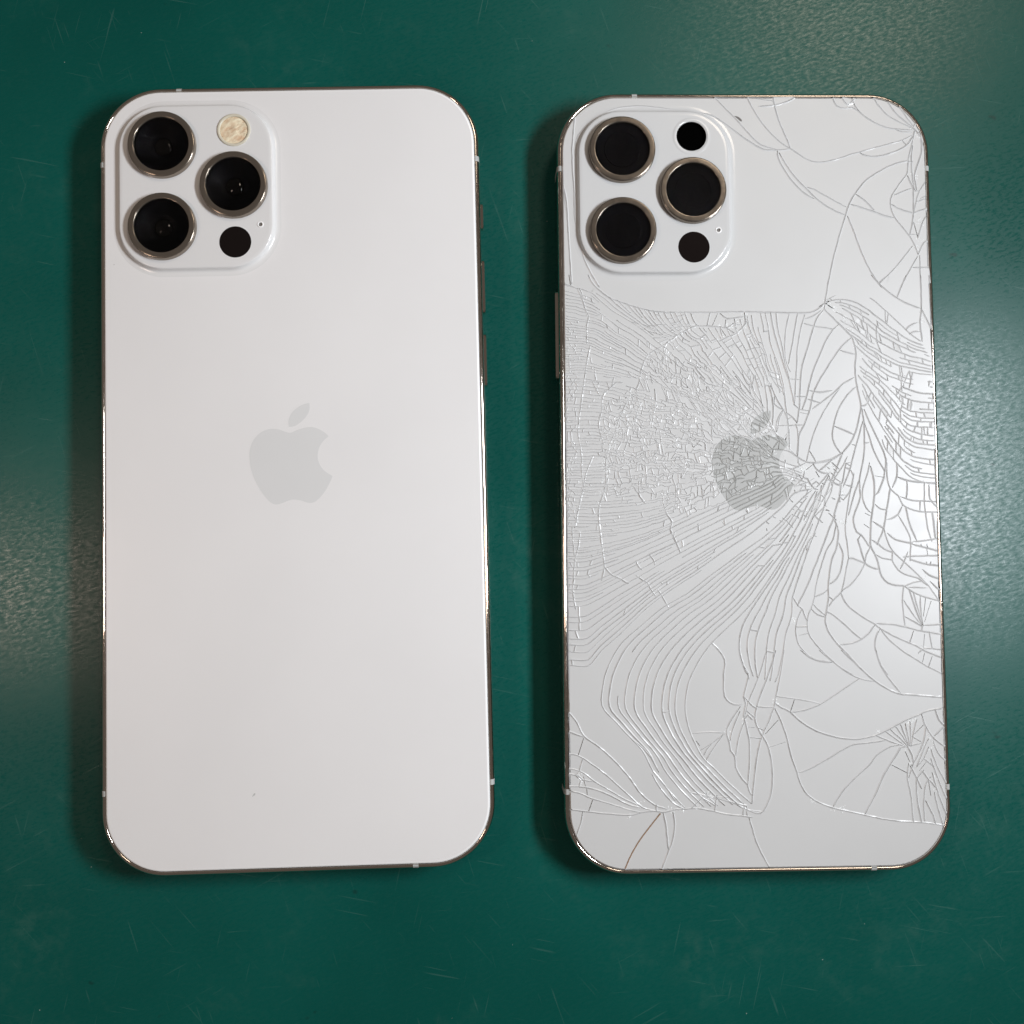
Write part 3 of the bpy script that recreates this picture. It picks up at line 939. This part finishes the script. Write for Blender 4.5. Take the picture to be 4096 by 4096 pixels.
def camera_block(ph, worn):
    cx, cy, hw, hh, r = -17.4, 53.72, 13.85, 15.1, 7.7
    prof = [(1.8, ZG + 0.004), (1.4, ZG + 0.02), (1.05, ZG + 0.07), (0.8, ZG + 0.18), (0.62, ZG + 0.40), (0.52, ZG + 0.68), (0.45, ZG + 0.86), (0.34, ZG + 0.97), (0.18, ZG + 1.01), (-0.3, ZG + 1.02)]
    rings = [(rrect(hw + e, hh + e, r + e, 14, cx, cy), z) for e, z in prof]
    v0, f0 = loft(rings)
    zt = prof[-1][1]
    flash_r = 2.86 if worn else 3.12
    holes = [(c, 5.4) for c in LENSES] + [(FLASH, flash_r), (MIC, 0.34)]
    lp = rings[-1][0]
    pts, fs = triangulate([lp] + [circle(rr_, 48, *c) for c, rr_ in holes],
                          lambda x, y: inside(lp, x, y) and all(math.hypot(x - c[0], y - c[1]) > rr_ * 0.998 for c, rr_ in holes))
    b0 = len(v0)
    nf = len(f0)
    v0 += [(x, y, zt) for x, y in pts]
    f0 += [tuple(i + b0 for i in f) for f in fs]
    o = mesh_obj("camera_plateau", v0, f0, M_PLAT_DIM if worn else M_PLAT, ph)
    o.data.polygons.foreach_set('use_smooth', [True] * nf + [False] * (len(f0) - nf))
    # three lenses
    rm = M_RING_W if worn else M_RING
    for (x, y) in LENSES:
        prof = [(6.32, zt - 0.05), (6.28, zt + 0.35), (6.26, zt + 0.90), (6.21, zt + 1.02), (6.12, zt + 1.10), (6.0, zt + 1.13), (5.96, zt + 1.131), (5.28, zt + 1.131), (5.22, zt + 1.13), (5.14, zt + 1.10), (5.1, zt + 1.0), (5.1, zt - 0.7)]
        v1, f1 = lathe(x, y, prof, 96)
        ln = mesh_obj("camera_lens", v1, f1, rm, ph, smooth=True)
        # cover glass, a thin disc with real thickness
        v1, f1 = lathe(x, y, [(5.09, zt + 0.50), (5.09, zt + 0.76), (5.0, zt + 0.80)], 96, cap_top=True, cap_bot=True)
        mesh_obj("cover_glass", v1, f1, M_CLEAR, ln)
        if worn:
            v1, f1 = lathe(x, y, [(5.09, zt + 0.46), (3.4, zt + 0.44), (3.3, zt + 0.36)], 72, cap_top=True)
            mesh_obj("lens_barrel", v1, f1, M_BLACK, ln)
        else:
            v1, f1 = lathe(x, y, [(5.09, zt + 0.46), (4.6, zt + 0.44), (4.4, zt + 0.2), (2.9, zt - 0.2), (2.7, zt - 0.45), (1.7, zt - 0.6)], 72, cap_top=True)
            mesh_obj("lens_barrel", v1, f1, M_BLACK, ln, smooth=True)
            v1, f1 = lathe(x, y, [(1.72 * math.cos(a), zt - 0.6 + 0.7 * math.sin(a)) for a in [i * math.pi / 2 / 9 for i in range(9)]] + [(0.02, zt + 0.1)], 48, cap_top=True)
            mesh_obj("lens_element", v1, f1, M_ELEM, ln, smooth=True)
    # range sensor, flush dark disc
    v1, f1 = lathe(*LIDAR, [(2.98, zt - 0.02), (2.97, zt + 0.008), (2.9, zt + 0.014)], 72, cap_top=True)
    mesh_obj("range_sensor", v1, f1, M_LIDAR, ph)
    # flash
    if worn:
        v1, f1 = lathe(*FLASH, [(3.62, zt), (3.45, zt + 0.05), (3.2, zt + 0.07), (3.0, zt + 0.05), (2.88, zt - 0.04), (2.85, zt - 0.18)], 72)
        fl = mesh_obj("flash_opening", v1, f1, M_PLAT_DIM, ph, smooth=True)
        v1, f1 = lathe(*FLASH, [(2.86, zt - 0.17), (2.84, zt - 0.85)], 72, cap_top=False)
        f1.append(tuple(range(72, 144)))
        mesh_obj("empty_well", v1, f1, M_DARK, fl)
    else:
        v1, f1 = lathe(*FLASH, [(3.12, zt - 0.1), (3.12, zt + 0.14), (3.02, zt + 0.2), (2.75, zt + 0.2), (2.62, zt + 0.12), (2.58, zt - 0.1)], 72)
        fl = mesh_obj("flash", v1, f1, simple("flash_bezel", base=(0.62, 0.58, 0.47), rough=0.3), ph, smooth=True)
        v1, f1 = lathe(*FLASH, [(2.6, zt - 0.08), (2.4, zt - 0.02), (1.6, zt + 0.02), (0.7, zt + 0.03)], 72, cap_top=True)
        mesh_obj("diffuser", v1, f1, M_FLASH, fl)
    # microphone hole
    v1, f1 = lathe(*MIC, [(0.62, zt), (0.58, zt + 0.07), (0.46, zt + 0.10), (0.36, zt + 0.05), (0.33, zt - 0.3)], 32, cap_top=True)
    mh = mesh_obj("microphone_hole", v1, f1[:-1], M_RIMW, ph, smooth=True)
    v1, f1 = lathe(*MIC, [(0.335, zt - 0.1), (0.3, zt - 0.12)], 32, cap_top=True)
    mesh_obj("mesh_plug", v1, f1, M_SPECK, mh)
    return o

def phone_root(loc, ang, label):
    e = bpy.data.objects.new("smartphone", None)
    e.empty_display_size = 0.02
    COL.objects.link(e)
    e.location = (loc[0] * MM, loc[1] * MM, 0.0)
    e.rotation_euler = (0, 0, ang)
    tag(e, label, "smartphone", "smartphones lying side by side on the green mat")
    return e

def shell(ph, steel):
    rings = [(ring_at(i), z) for i, z in FRAME_PROF]
    v0, f0 = loft(rings)
    fr = mesh_obj("frame", v0, f0, steel, ph, smooth=True)
    for x, y, a in ((-HW, 58.55, math.pi), (HW, 58.55, 0), (-HW, -58.2, math.pi), (HW, -58.2, 0), (-20.76, HL, math.pi / 2), (21.05, -HL, -math.pi / 2)):
        band(fr, M_BAND, x, y, a)
    v0, f0 = loft([(ring_at(1.2), 0.0), (ring_at(0.9), 0.12), (ring_at(0.88), 0.9)], cap_top=True, cap_bot=True)
    mesh_obj("front_glass", v0, f0, M_SCREEN, ph)
    return fr

GLASS_EDGE = [(GI, 6.6), (GI, 7.02), (GI + 0.04, 7.16), (GI + 0.14, 7.28), (GI + 0.30, 7.365), (GI + 0.48, ZG)]

# ------------------------------------------------------------------ intact phone
ph0 = phone_root((-39.60, 4.729), 0.0262, "intact white smartphone lying face down, back glass whole, on the left")
shell(ph0, M_STEEL)
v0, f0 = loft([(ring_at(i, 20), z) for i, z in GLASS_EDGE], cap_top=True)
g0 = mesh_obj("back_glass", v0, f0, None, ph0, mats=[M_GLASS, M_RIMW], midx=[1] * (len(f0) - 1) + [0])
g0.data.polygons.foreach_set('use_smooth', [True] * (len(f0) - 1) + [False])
lg = slab("logo", smooth_loop(LOGO_BODY), ZG - 0.05, ZG + 0.012, M_LOGO, g0)
slab("logo_leaf", smooth_loop(LOGO_LEAF), ZG - 0.05, ZG + 0.012, M_LOGO, g0)
camera_block(ph0, False)
button("mute_switch", ph0, M_STEEL, 1, 45.8, 51.0)
button("volume_button", ph0, M_STEEL, 1, 29.5, 39.9)
button("volume_button", ph0, M_STEEL, 1, 15.4, 25.6)
button("side_button", ph0, M_STEEL, -1, 18.7, 35.8)
# tiny scuff and a dark dot in the glass
for (x, y, ln, wd, a) in ((-8.15, -59.2, 0.42, 0.10, 0.9), (-7.9, -59.1, 0.26, 0.07, 1.3), (-33.0, 39.4, 0.12, 0.08, 0.3)):
    ca, sa = math.cos(a), math.sin(a)
    ring = []
    for i in range(10):
        t = 2 * math.pi * i / 10
        k = 1 + 0.25 * rng.uniform(-1, 1)
        lx, ly = ln * k * math.cos(t), wd * k * math.sin(t)
        ring.append((x + ca * lx - sa * ly, y + sa * lx + ca * ly))
    v1, f1 = loft([(ring, ZG - 0.02), (ring, ZG + 0.008)], cap_top=True)
    mesh_obj("scuff_mark", v1, f1, M_SCUFF, g0)

# ------------------------------------------------------------------ cracked phone
ph1 = phone_root((45.661, 4.13), 0.00888, "white smartphone with badly shattered back glass lying face down, on the right")
shell(ph1, M_STEEL_W)
camera_block(ph1, True)
button("side_button", ph1, M_STEEL_W, -1, 18.7, 35.8)
v0, f0 = loft([(ring_at(GI + 0.03, 20), 6.5), (ring_at(GI + 0.03, 20), 6.9)], cap_top=True)
g1 = mesh_obj("back_glass", v0, f0, M_GLUE, ph1)

OUT = rrect(HW - GI, HL - GI, CR_ - GI, 18)

def sdist(x, y):
    """signed distance to the glass outline, negative inside"""
    r = CR_ - GI
    qx = abs(x) - (HW - GI - r)
    qy = abs(y) - (HL - GI - r)
    return math.hypot(max(qx, 0), max(qy, 0)) + min(max(qx, qy), 0) - r

def catmull(pts, step=0.8):
    pts = [np.array(p) for p in pts]
    if len(pts) == 2:
        return pts
    ext = [2 * pts[0] - pts[1]] + pts + [2 * pts[-1] - pts[-2]]
    out = []
    for i in range(1, len(ext) - 2):
        p0, p1, p2, p3 = ext[i - 1:i + 3]
        n = max(1, min(8, int(np.linalg.norm(p2 - p1) / step + 0.5)))
        for k in range(n):
            t = k / n
            out.append(0.5 * (2 * p1 + (p2 - p0) * t + (2 * p0 - 5 * p1 + 4 * p2 - p3) * t * t + (3 * p1 - p0 - 3 * p2 + p3) * t**3))
    out.append(pts[-1])
    return out

def resample(pts, m):
    pts = np.array(catmull(pts, 0.4))
    d = np.concatenate([[0], np.cumsum(np.linalg.norm(np.diff(pts, axis=0), axis=1))])
    t = np.linspace(0, d[-1], m)
    return np.stack([np.interp(t, d, pts[:, 0]), np.interp(t, d, pts[:, 1])], 1)

_wv = [(rng.uniform(0.6, 4.2), rng.uniform(0, 6.28), rng.uniform(0, 6.28), rng.uniform(0, 6.28)) for _ in range(14)]
def warp(p, amp):
    """uneven drift of a crack across the pane"""
    dx = dy = 0.0
    for f, a, u, v in _wv:
        s = f * (p[0] * math.cos(a) + p[1] * math.sin(a))
        dx += math.sin(s + u) / (1 + f)
        dy += math.sin(s + v) / (1 + f)
    return np.array([p[0] + amp * dx, p[1] + amp * dy])

lines = []        # (points, groove half width)
def add_line(pts, w):
    """keep the inside pieces and pull ends near the rim onto it"""
    cur = []
    for i, p in enumerate(pts):
        s = sdist(p[0], p[1])
        if s < -0.02:
            cur.append((float(p[0]), float(p[1])))
        else:
            if cur:
                cur.append((float(p[0]), float(p[1])))
                lines.append((cur, w))
            cur = [] if i + 1 >= len(pts) else [(float(p[0]), float(p[1]))]
    if len(cur) > 1:
        lines.append((cur, w))

brick = pairs(BRICK)
for fl in CRACKS:
    pts = pairs(fl)
    # ends close to the rim run out to it
    for e, q in ((0, 1), (-1, -2)):
        s = sdist(*pts[e])
        if -1.1 < s < 0.3:
            d = np.array(pts[e]) - np.array(pts[q])
            d = d / (np.linalg.norm(d) + 1e-9)
            nx, ny = pts[e][0] + d[0] * 1.6, pts[e][1] + d[1] * 1.6
            if sdist(nx, ny) > s + 0.5:
                pts = ([(nx, ny)] + pts) if e == 0 else (pts + [(nx, ny)])
    w = 0.21 * rng.uniform(0.85, 1.2)
    sm = catmull(pts)
    # hairline wander
    sm = [sm[0]] + [p + np.array([rng.gauss(0, 0.018), rng.gauss(0, 0.018)]) for p in sm[1:-1]] + [sm[-1]]
    add_line(sm, w)

def family(name, m, dmin, w, gap_p, tick, rev=False):
    gs, ns = GUIDES[name]
    gs = [resample(pairs(g), m) for g in gs]
    rows = []
    for gi in range(len(gs) - 1):
        n = ns[gi]
        for j in range(n + 1):
            rows.append(gs[gi] + (gs[gi + 1] - gs[gi]) * (j / (n + 1)))
    rows.append(gs[-1])
    rows = np.array(rows)
    R_, M_ = rows.shape[:2]
    # wander of each line across the flow
    sp = np.linalg.norm(np.roll(rows, -1, 0) - rows, axis=2)
    for i in range(1, R_ - 1):
        off = rng.uniform(-0.22, 0.22)
        k = np.array([off + 0.05 * math.sin(t * 0.2 + i * 2.1) for t in range(M_)])
        rows[i] += (rows[i + 1] - rows[i]) * k[:, None] * 0.9
    keep = np.zeros((R_, M_), bool)
    dead = set()
    for k in (range(M_ - 1, -1, -1) if rev else range(M_)):
        last = None
        for i in range(R_):
            if i in dead:
                continue
            tg = rows[i, min(M_ - 1, k + 1)] - rows[i, max(0, k - 1)]
            tg = tg / (np.linalg.norm(tg) + 1e-9)
            df = rows[i, k] - (rows[last, k] if last is not None else 0)
            if last is None or abs(df[0] * tg[1] - df[1] * tg[0]) > dmin:
                keep[i, k] = True
                last = i
            else:
                dead.add(i)
    for i in range(R_):
        for k in range(M_):
            if name in ('dense', 'upper', 'topfan') and inside(brick, *rows[i, k]):
                rows[i, k] = warp(rows[i, k], 0.19) + np.array([rng.gauss(0, 0.07), rng.gauss(0, 0.08)])
            else:
                rows[i, k] = warp(rows[i, k], 0.05 if name in ('dense', 'right', 'upper') else 0.018)
    # blocks that are missing
    for i in range(R_):
        k = 0
        while k < M_:
            ln = rng.randint(2, 5) if inside(brick, *rows[i, min(k, M_ - 1)]) else rng.randint(3, 10)
            if rng.random() < gap_p(rows[i, min(k, M_ - 1)], i / R_):
                keep[i, k:k + ln] = False
            k += ln
    for i in range(R_):
        run = []
        for k in range(M_ + 1):
            if k < M_ and keep[i, k]:
                run.append(rows[i, k])
            else:
                if len(run) > 2:
                    add_line(run, w * rng.uniform(0.75, 1.15))
                run = []
    for k in range(1, M_ - 1):
        act = [i for i in range(R_) if keep[i, k]]
        for a, c in zip(act, act[1:]):
            pa, pc = rows[a, k], rows[c, k]
            dd = np.linalg.norm(pa - pc)
            if dd > 6:
                continue
            if rng.random() < tick((pa + pc) / 2, k / M_, dd):
                sl = rng.uniform(-0.8, 0.8)
                q = pc + (rows[c, min(M_ - 1, k + 1)] - pc) * sl
                add_line([pa, q], w * rng.uniform(0.9, 1.3))

def t_dense(p, t, d):
    if inside(brick, p[0], p[1]):
        return 0.46
    if p[0] < -32.6 and -10 < p[1] < 28:
        return 0.40
    return 0.035

family('dense', 96, 0.36, 0.17, lambda p, r: 0.13 if inside(brick, p[0], p[1]) else 0.04, t_dense)
family('left', 74, 0.45, 0.20, lambda p, r: 0.03, lambda p, t, d: 0.30 if t > 0.86 else (0.10 if t > 0.6 else (0.18 if p[0] < -32.6 else 0.012)))
family('sweep', 76, 0.50, 0.215, lambda p, r: 0.02, lambda p, t, d: 0.004 if t < 0.8 else 0.10)
family('loop', 66, 0.5, 0.215, lambda p, r: 0.0, lambda p, t, d: 0.008 if t < 0.75 else 0.06)
family('topfan', 26, 0.42, 0.19, lambda p, r: 0.03, lambda p, t, d: 0.03 if t < 0.45 else 0.30)
family('upper', 40, 0.5, 0.19, lambda p, r: 0.16, lambda p, t, d: 0.16)
family('right', 56, 0.45, 0.185, lambda p, r: 0.10, lambda p, t, d: 0.13 if 0.15 < t < 0.7 else 0.07, True)

# ---- planar arrangement of all cracks
pts2, eds, ewid = [], [], []
def put(loop, w, closed=False):
    b0 = len(pts2)
    pts2.extend(Vector((float(x), float(y))) for x, y in loop)
    n = len(loop)
    for i in range(n if closed else n - 1):
        eds.append((b0 + i, b0 + (i + 1) % n))
        ewid.append(w)
put(OUT, -2.0, True)
LB, LL = ([(x + 0.85, y - 0.5) for x, y in smooth_loop(lp, 2)] for lp in (LOGO_BODY, LOGO_LEAF))
put(LB, -1.0, True)
put(LL, -1.0, True)
for ln, w in lines:
    put(ln, w)
vo, eo, fo, _, oe, _ = delaunay_2d_cdt(pts2, eds, [], 0, 0.025, True)
VX = np.array([(p.x, p.y) for p in vo])
cons = {}
for (a, c), ids in zip(eo, oe):
    if ids:
        ws = [ewid[i] for i in ids if i < len(ewid)]
        if not ws:
            continue
        w = -2.0 if -2.0 in ws else max(ws)
        cons[(min(a, c), max(a, c))] = w
tris = []
for f in fo:
    a, c, d = f[0], f[1], f[2]
    cx_, cy_ = VX[[a, c, d]].mean(0)
    if sdist(cx_, cy_) > -0.001:
        continue
    cr = (VX[c, 0] - VX[a, 0]) * (VX[d, 1] - VX[a, 1]) - (VX[c, 1] - VX[a, 1]) * (VX[d, 0] - VX[a, 0])
    if abs(cr) < 1e-9:
        continue
    tris.append((a, c, d) if cr > 0 else (a, d, c))

def finder(n):
    par = list(range(n))
    def find(x):
        while par[x] != x:
            par[x] = par[par[x]]
            x = par[x]
        return x
    def union(a, c):
        a, c = find(a), find(c)
        if a != c:
            par[a] = c
    return find, union

nt_ = len(tris)
he = {}
for ti, t in enumerate(tris):
    for k in range(3):
        he[(t[k], t[(k + 1) % 3])] = (ti, k)
fs_, us_ = finder(nt_)
fc_, uc_ = finder(nt_ * 3)
for (a, c), (ti, k) in he.items():
    if a < c and (c, a) in he and (a, c) not in cons:
        tj, l = he[(c, a)]
        us_(ti, tj)
        uc_(ti * 3 + k, tj * 3 + (l + 1) % 3)       # corner at a
        uc_(ti * 3 + (k + 1) % 3, tj * 3 + l)       # corner at c
area_, peri, cent = {}, {}, {}
def ekey(a, c):
    return (min(a, c), max(a, c))
for ti, t in enumerate(tris):
    s = fs_(ti)
    A = 0.5 * abs((VX[t[1]][0] - VX[t[0]][0]) * (VX[t[2]][1] - VX[t[0]][1]) - (VX[t[1]][1] - VX[t[0]][1]) * (VX[t[2]][0] - VX[t[0]][0]))
    area_[s] = area_.get(s, 0) + A
    cent[s] = cent.get(s, np.zeros(2)) + A * VX[list(t)].mean(0)
    for k in range(3):
        e = ekey(t[k], t[(k + 1) % 3])
        if e in cons:
            peri[s] = peri.get(s, 0) + np.linalg.norm(VX[e[0]] - VX[e[1]])
shards = {}
for ti in range(nt_):
    shards.setdefault(fs_(ti), []).append(ti)

vw = {}
con_n = {}       # corner class -> list of (inward normal, width)
for ti, t in enumerate(tris):
    s = fs_(ti)
    lim = 0.78 * area_[s] / max(peri.get(s, 1), 1e-6)
    for k in range(3):
        a, c = t[k], t[(k + 1) % 3]
        w = cons.get(ekey(a, c))
        if w is None:
            continue
        d = VX[c] - VX[a]
        n = np.array([-d[1], d[0]]) / (np.linalg.norm(d) + 1e-12)
        if w == -1.0:
            w = 0.0
        elif w == -2.0:
            w = min(0.34, lim * 2)
        else:
            w = min(w, lim)
        for q in (a, c):
            vw.setdefault(q, []).append(w)
        con_n.setdefault(fc_(ti * 3 + k), []).append((n, w))
        con_n.setdefault(fc_(ti * 3 + (k + 1) % 3), []).append((n, w))
shift = {}
for cl, lst in con_n.items():
    wm = max(w for _, w in lst)
    if len(lst) == 1:
        d = lst[0][0] * lst[0][1]
    else:
        (n1, w1), (n2, w2) = lst[0], lst[1]
        det = n1[0] * n2[1] - n1[1] * n2[0]
        if n1.dot(n2) < -0.985 or len(lst) > 2:
            d = np.zeros(2)
        elif abs(det) < 0.08:
            d = (n1 * w1 + n2 * w2) / 2
        else:
            d = np.array([(w1 * n2[1] - w2 * n1[1]) / det, (n1[0] * w2 - n2[0] * w1) / det])
        L = np.linalg.norm(d)
        if L > 1.8 * wm:
            d = d * (1.8 * wm / L)
    shift[cl] = d
rim_v = set()
for (a, c), w in cons.items():
    if w == -2.0:
        rim_v.update((a, c))

vdep = {v: -rng.uniform(0.38, 0.64) * sum(l) / len(l) for v, l in vw.items()}      # crack edges raised to shade light and dark like cracks inside clear glass
def shard_mesh(tlist, s, acc):
    """append one shard's top and bevelled walls to acc = (verts, faces)"""
    verts, faces, mi = acc
    A = area_[s]
    c0 = cent[s] / A
    size = math.sqrt(A)
    h = hash((round(c0[0], 2), round(c0[1], 2))) & 0xffff
    r2 = random.Random(h)
    amp = min(0.075, 0.04 / max(size, 0.5)) if size < 6 else 0.0009
    gx, gy = r2.gauss(0, amp), r2.gauss(0, amp)
    dz = r2.uniform(-0.012, 0.012) if size < 6 else 0.0
    idx = {}
    def top(cl, v):
        if cl not in idx:
            p = VX[v] + shift.get(cl, 0.0)
            q = p - c0
            z = ZG + dz + max(-0.03, min(0.03, gx * q[0] + gy * q[1]))
            idx[cl] = len(verts)
            verts.append((p[0], p[1], z))
        return idx[cl]
    for ti in tlist:
        t = tris[ti]
        cl = [fc_(ti * 3 + k) for k in range(3)]
        faces.append(tuple(top(cl[k], t[k]) for k in range(3)))
        mi.append(0)
        for k in range(3):
            a, c = t[k], t[(k + 1) % 3]
            w = cons.get(ekey(a, c))
            if w is None or w == -1.0:
                continue
            za = 6.95 if a in rim_v else ZG - vdep[a]
            zc = 6.95 if c in rim_v else ZG - vdep[c]
            b0 = len(verts)
            pa, pc = VX[a], VX[c]
            if w > 0:                      # an open slit stays between the two lips
                d = pc - pa
                n = np.array([-d[1], d[0]]) / (np.linalg.norm(d) + 1e-12)
                g = 0.085 * min(w, 0.78 * A / max(peri.get(s, 1), 1e-6))
                pa, pc = pa + n * g, pc + n * g
            verts.append((pa[0], pa[1], za))
            verts.append((pc[0], pc[1], zc))
            faces.append((b0, b0 + 1, top(cl[(k + 1) % 3], c), top(cl[k], a)))
            mi.append(1 if w == -2.0 else 2)

order = sorted(shards, key=lambda s: -area_[s])
in_logo = {s: False for s in order}
for s in order:
    x, y = cent[s] / area_[s]
    if -9 < x < 8 and -7 < y < 13:
        tx, ty = VX[list(tris[shards[s][0]])].mean(0)
        in_logo[s] = inside(LB, tx, ty) or inside(LL, tx, ty)
acc_l, acc_r = ([], [], []), ([], [], [])
made = 0
for s in order:
    if in_logo[s]:
        shard_mesh(shards[s], s, acc_l)
    elif made < 300:
        acc = ([], [], [])
        shard_mesh(shards[s], s, acc)
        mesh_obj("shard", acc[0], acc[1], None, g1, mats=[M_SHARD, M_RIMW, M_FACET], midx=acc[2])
        made += 1
    else:
        shard_mesh(shards[s], s, acc_r)
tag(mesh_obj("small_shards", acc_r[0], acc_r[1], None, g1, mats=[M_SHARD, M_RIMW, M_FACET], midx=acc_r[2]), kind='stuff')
tag(mesh_obj("logo", acc_l[0], acc_l[1], M_LOGO2, g1), label="grey logo broken up by the cracks")
print("shards", len(order), "tris", nt_)

# crushed glass powder along the worst breaks
cv, cf = [], []
for (x, y) in pairs(CRUSH):
    for _ in range(14):
        px, py = x + rng.gauss(0, 0.35), y + rng.gauss(0, 0.35)
        if sdist(px, py) > -0.25:
            continue
        r = rng.uniform(0.06, 0.20)
        b0 = len(cv)
        a0 = rng.uniform(0, 6.28)
        for i in range(4):
            a = a0 + i * 1.57 + rng.uniform(-0.4, 0.4)
            k = r * rng.uniform(0.6, 1.5)
            cv.append((px + k * math.cos(a), py + k * math.sin(a), ZG - 0.02))
        cv.append((px + rng.uniform(-0.3, 0.3) * r, py + rng.uniform(-0.3, 0.3) * r, ZG + r * rng.uniform(0.25, 0.7)))
        cf += [(b0 + i, b0 + (i + 1) % 4, b0 + 4) for i in range(4)]
tag(mesh_obj("crushed_glass", cv, cf, M_CRUMB, g1), kind='stuff')

# dark fleck chipped out of the glass near the top edge
ring = [(-1.75, 68.75), (-1.2, 68.7), (-0.75, 68.45), (-0.35, 68.1), (-0.25, 67.75), (-0.5, 67.65), (-0.75, 67.9), (-1.2, 68.3)]
v1, f1 = loft([(ring, ZG - 0.05), (ring, ZG + 0.02)], cap_top=True)
tag(mesh_obj("chip", v1, f1, M_SPECK, g1), label="small dark chip near the top edge")

# blackened splinters where the long crack meets the shattered field
for ring in ([(15.95, 43.35), (16.5, 43.75), (16.9, 43.6), (17.25, 43.05), (16.7, 43.25), (16.3, 43.1), (15.6, 42.75), (14.7, 42.5), (15.2, 42.85)],
             [(17.0, 43.3), (17.5, 43.0), (18.3, 42.45), (18.9, 41.9), (18.1, 42.3), (17.3, 42.85)]):
    ring = [((x - 16.5) * 0.7 + 14.75, (y - 43.3) * 0.7 + 32.25) for x, y in ring]
    v1, f1 = loft([(ring, ZG - 0.05), (ring, ZG + 0.06)])
    pts_, fs_2 = triangulate([ring], lambda x, y, r=ring: inside(r, x, y))
    b0 = len(v1)
    v1 += [(x, y, ZG + 0.06) for x, y in pts_]
    f1 += [tuple(i + b0 for i in f) for f in fs_2]
    tag(mesh_obj("splinter", v1, f1, M_CHIP, g1), label="dark splinter at the crack junction below the camera")

# brown residue seeping out of one crack by the bottom edge
sv, sf = [], []
stn = catmull([(-18.14, -62.24), (-19.98, -64.43), (-22.05, -67.05), (-23.67, -69.68), (-24.79, -72.08)], 0.5)
for i, p in enumerate(stn):
    q = stn[min(i + 1, len(stn) - 1)] - stn[max(i - 1, 0)]
    n = np.array([-q[1], q[0]]) / np.linalg.norm(q) * 0.11
    for k, z in ((-1, 0.09), (0, 0.15), (1, 0.09)):
        sv.append((p[0] + n[0] * k, p[1] + n[1] * k, ZG + z))
    if i:
        o_ = 3 * (i - 1)
        sf += [(o_, o_ + 1, o_ + 4, o_ + 3), (o_ + 1, o_ + 2, o_ + 5, o_ + 4)]
tag(mesh_obj("stain", sv, sf, M_RUST, g1), label="brown stained crack by the bottom edge")
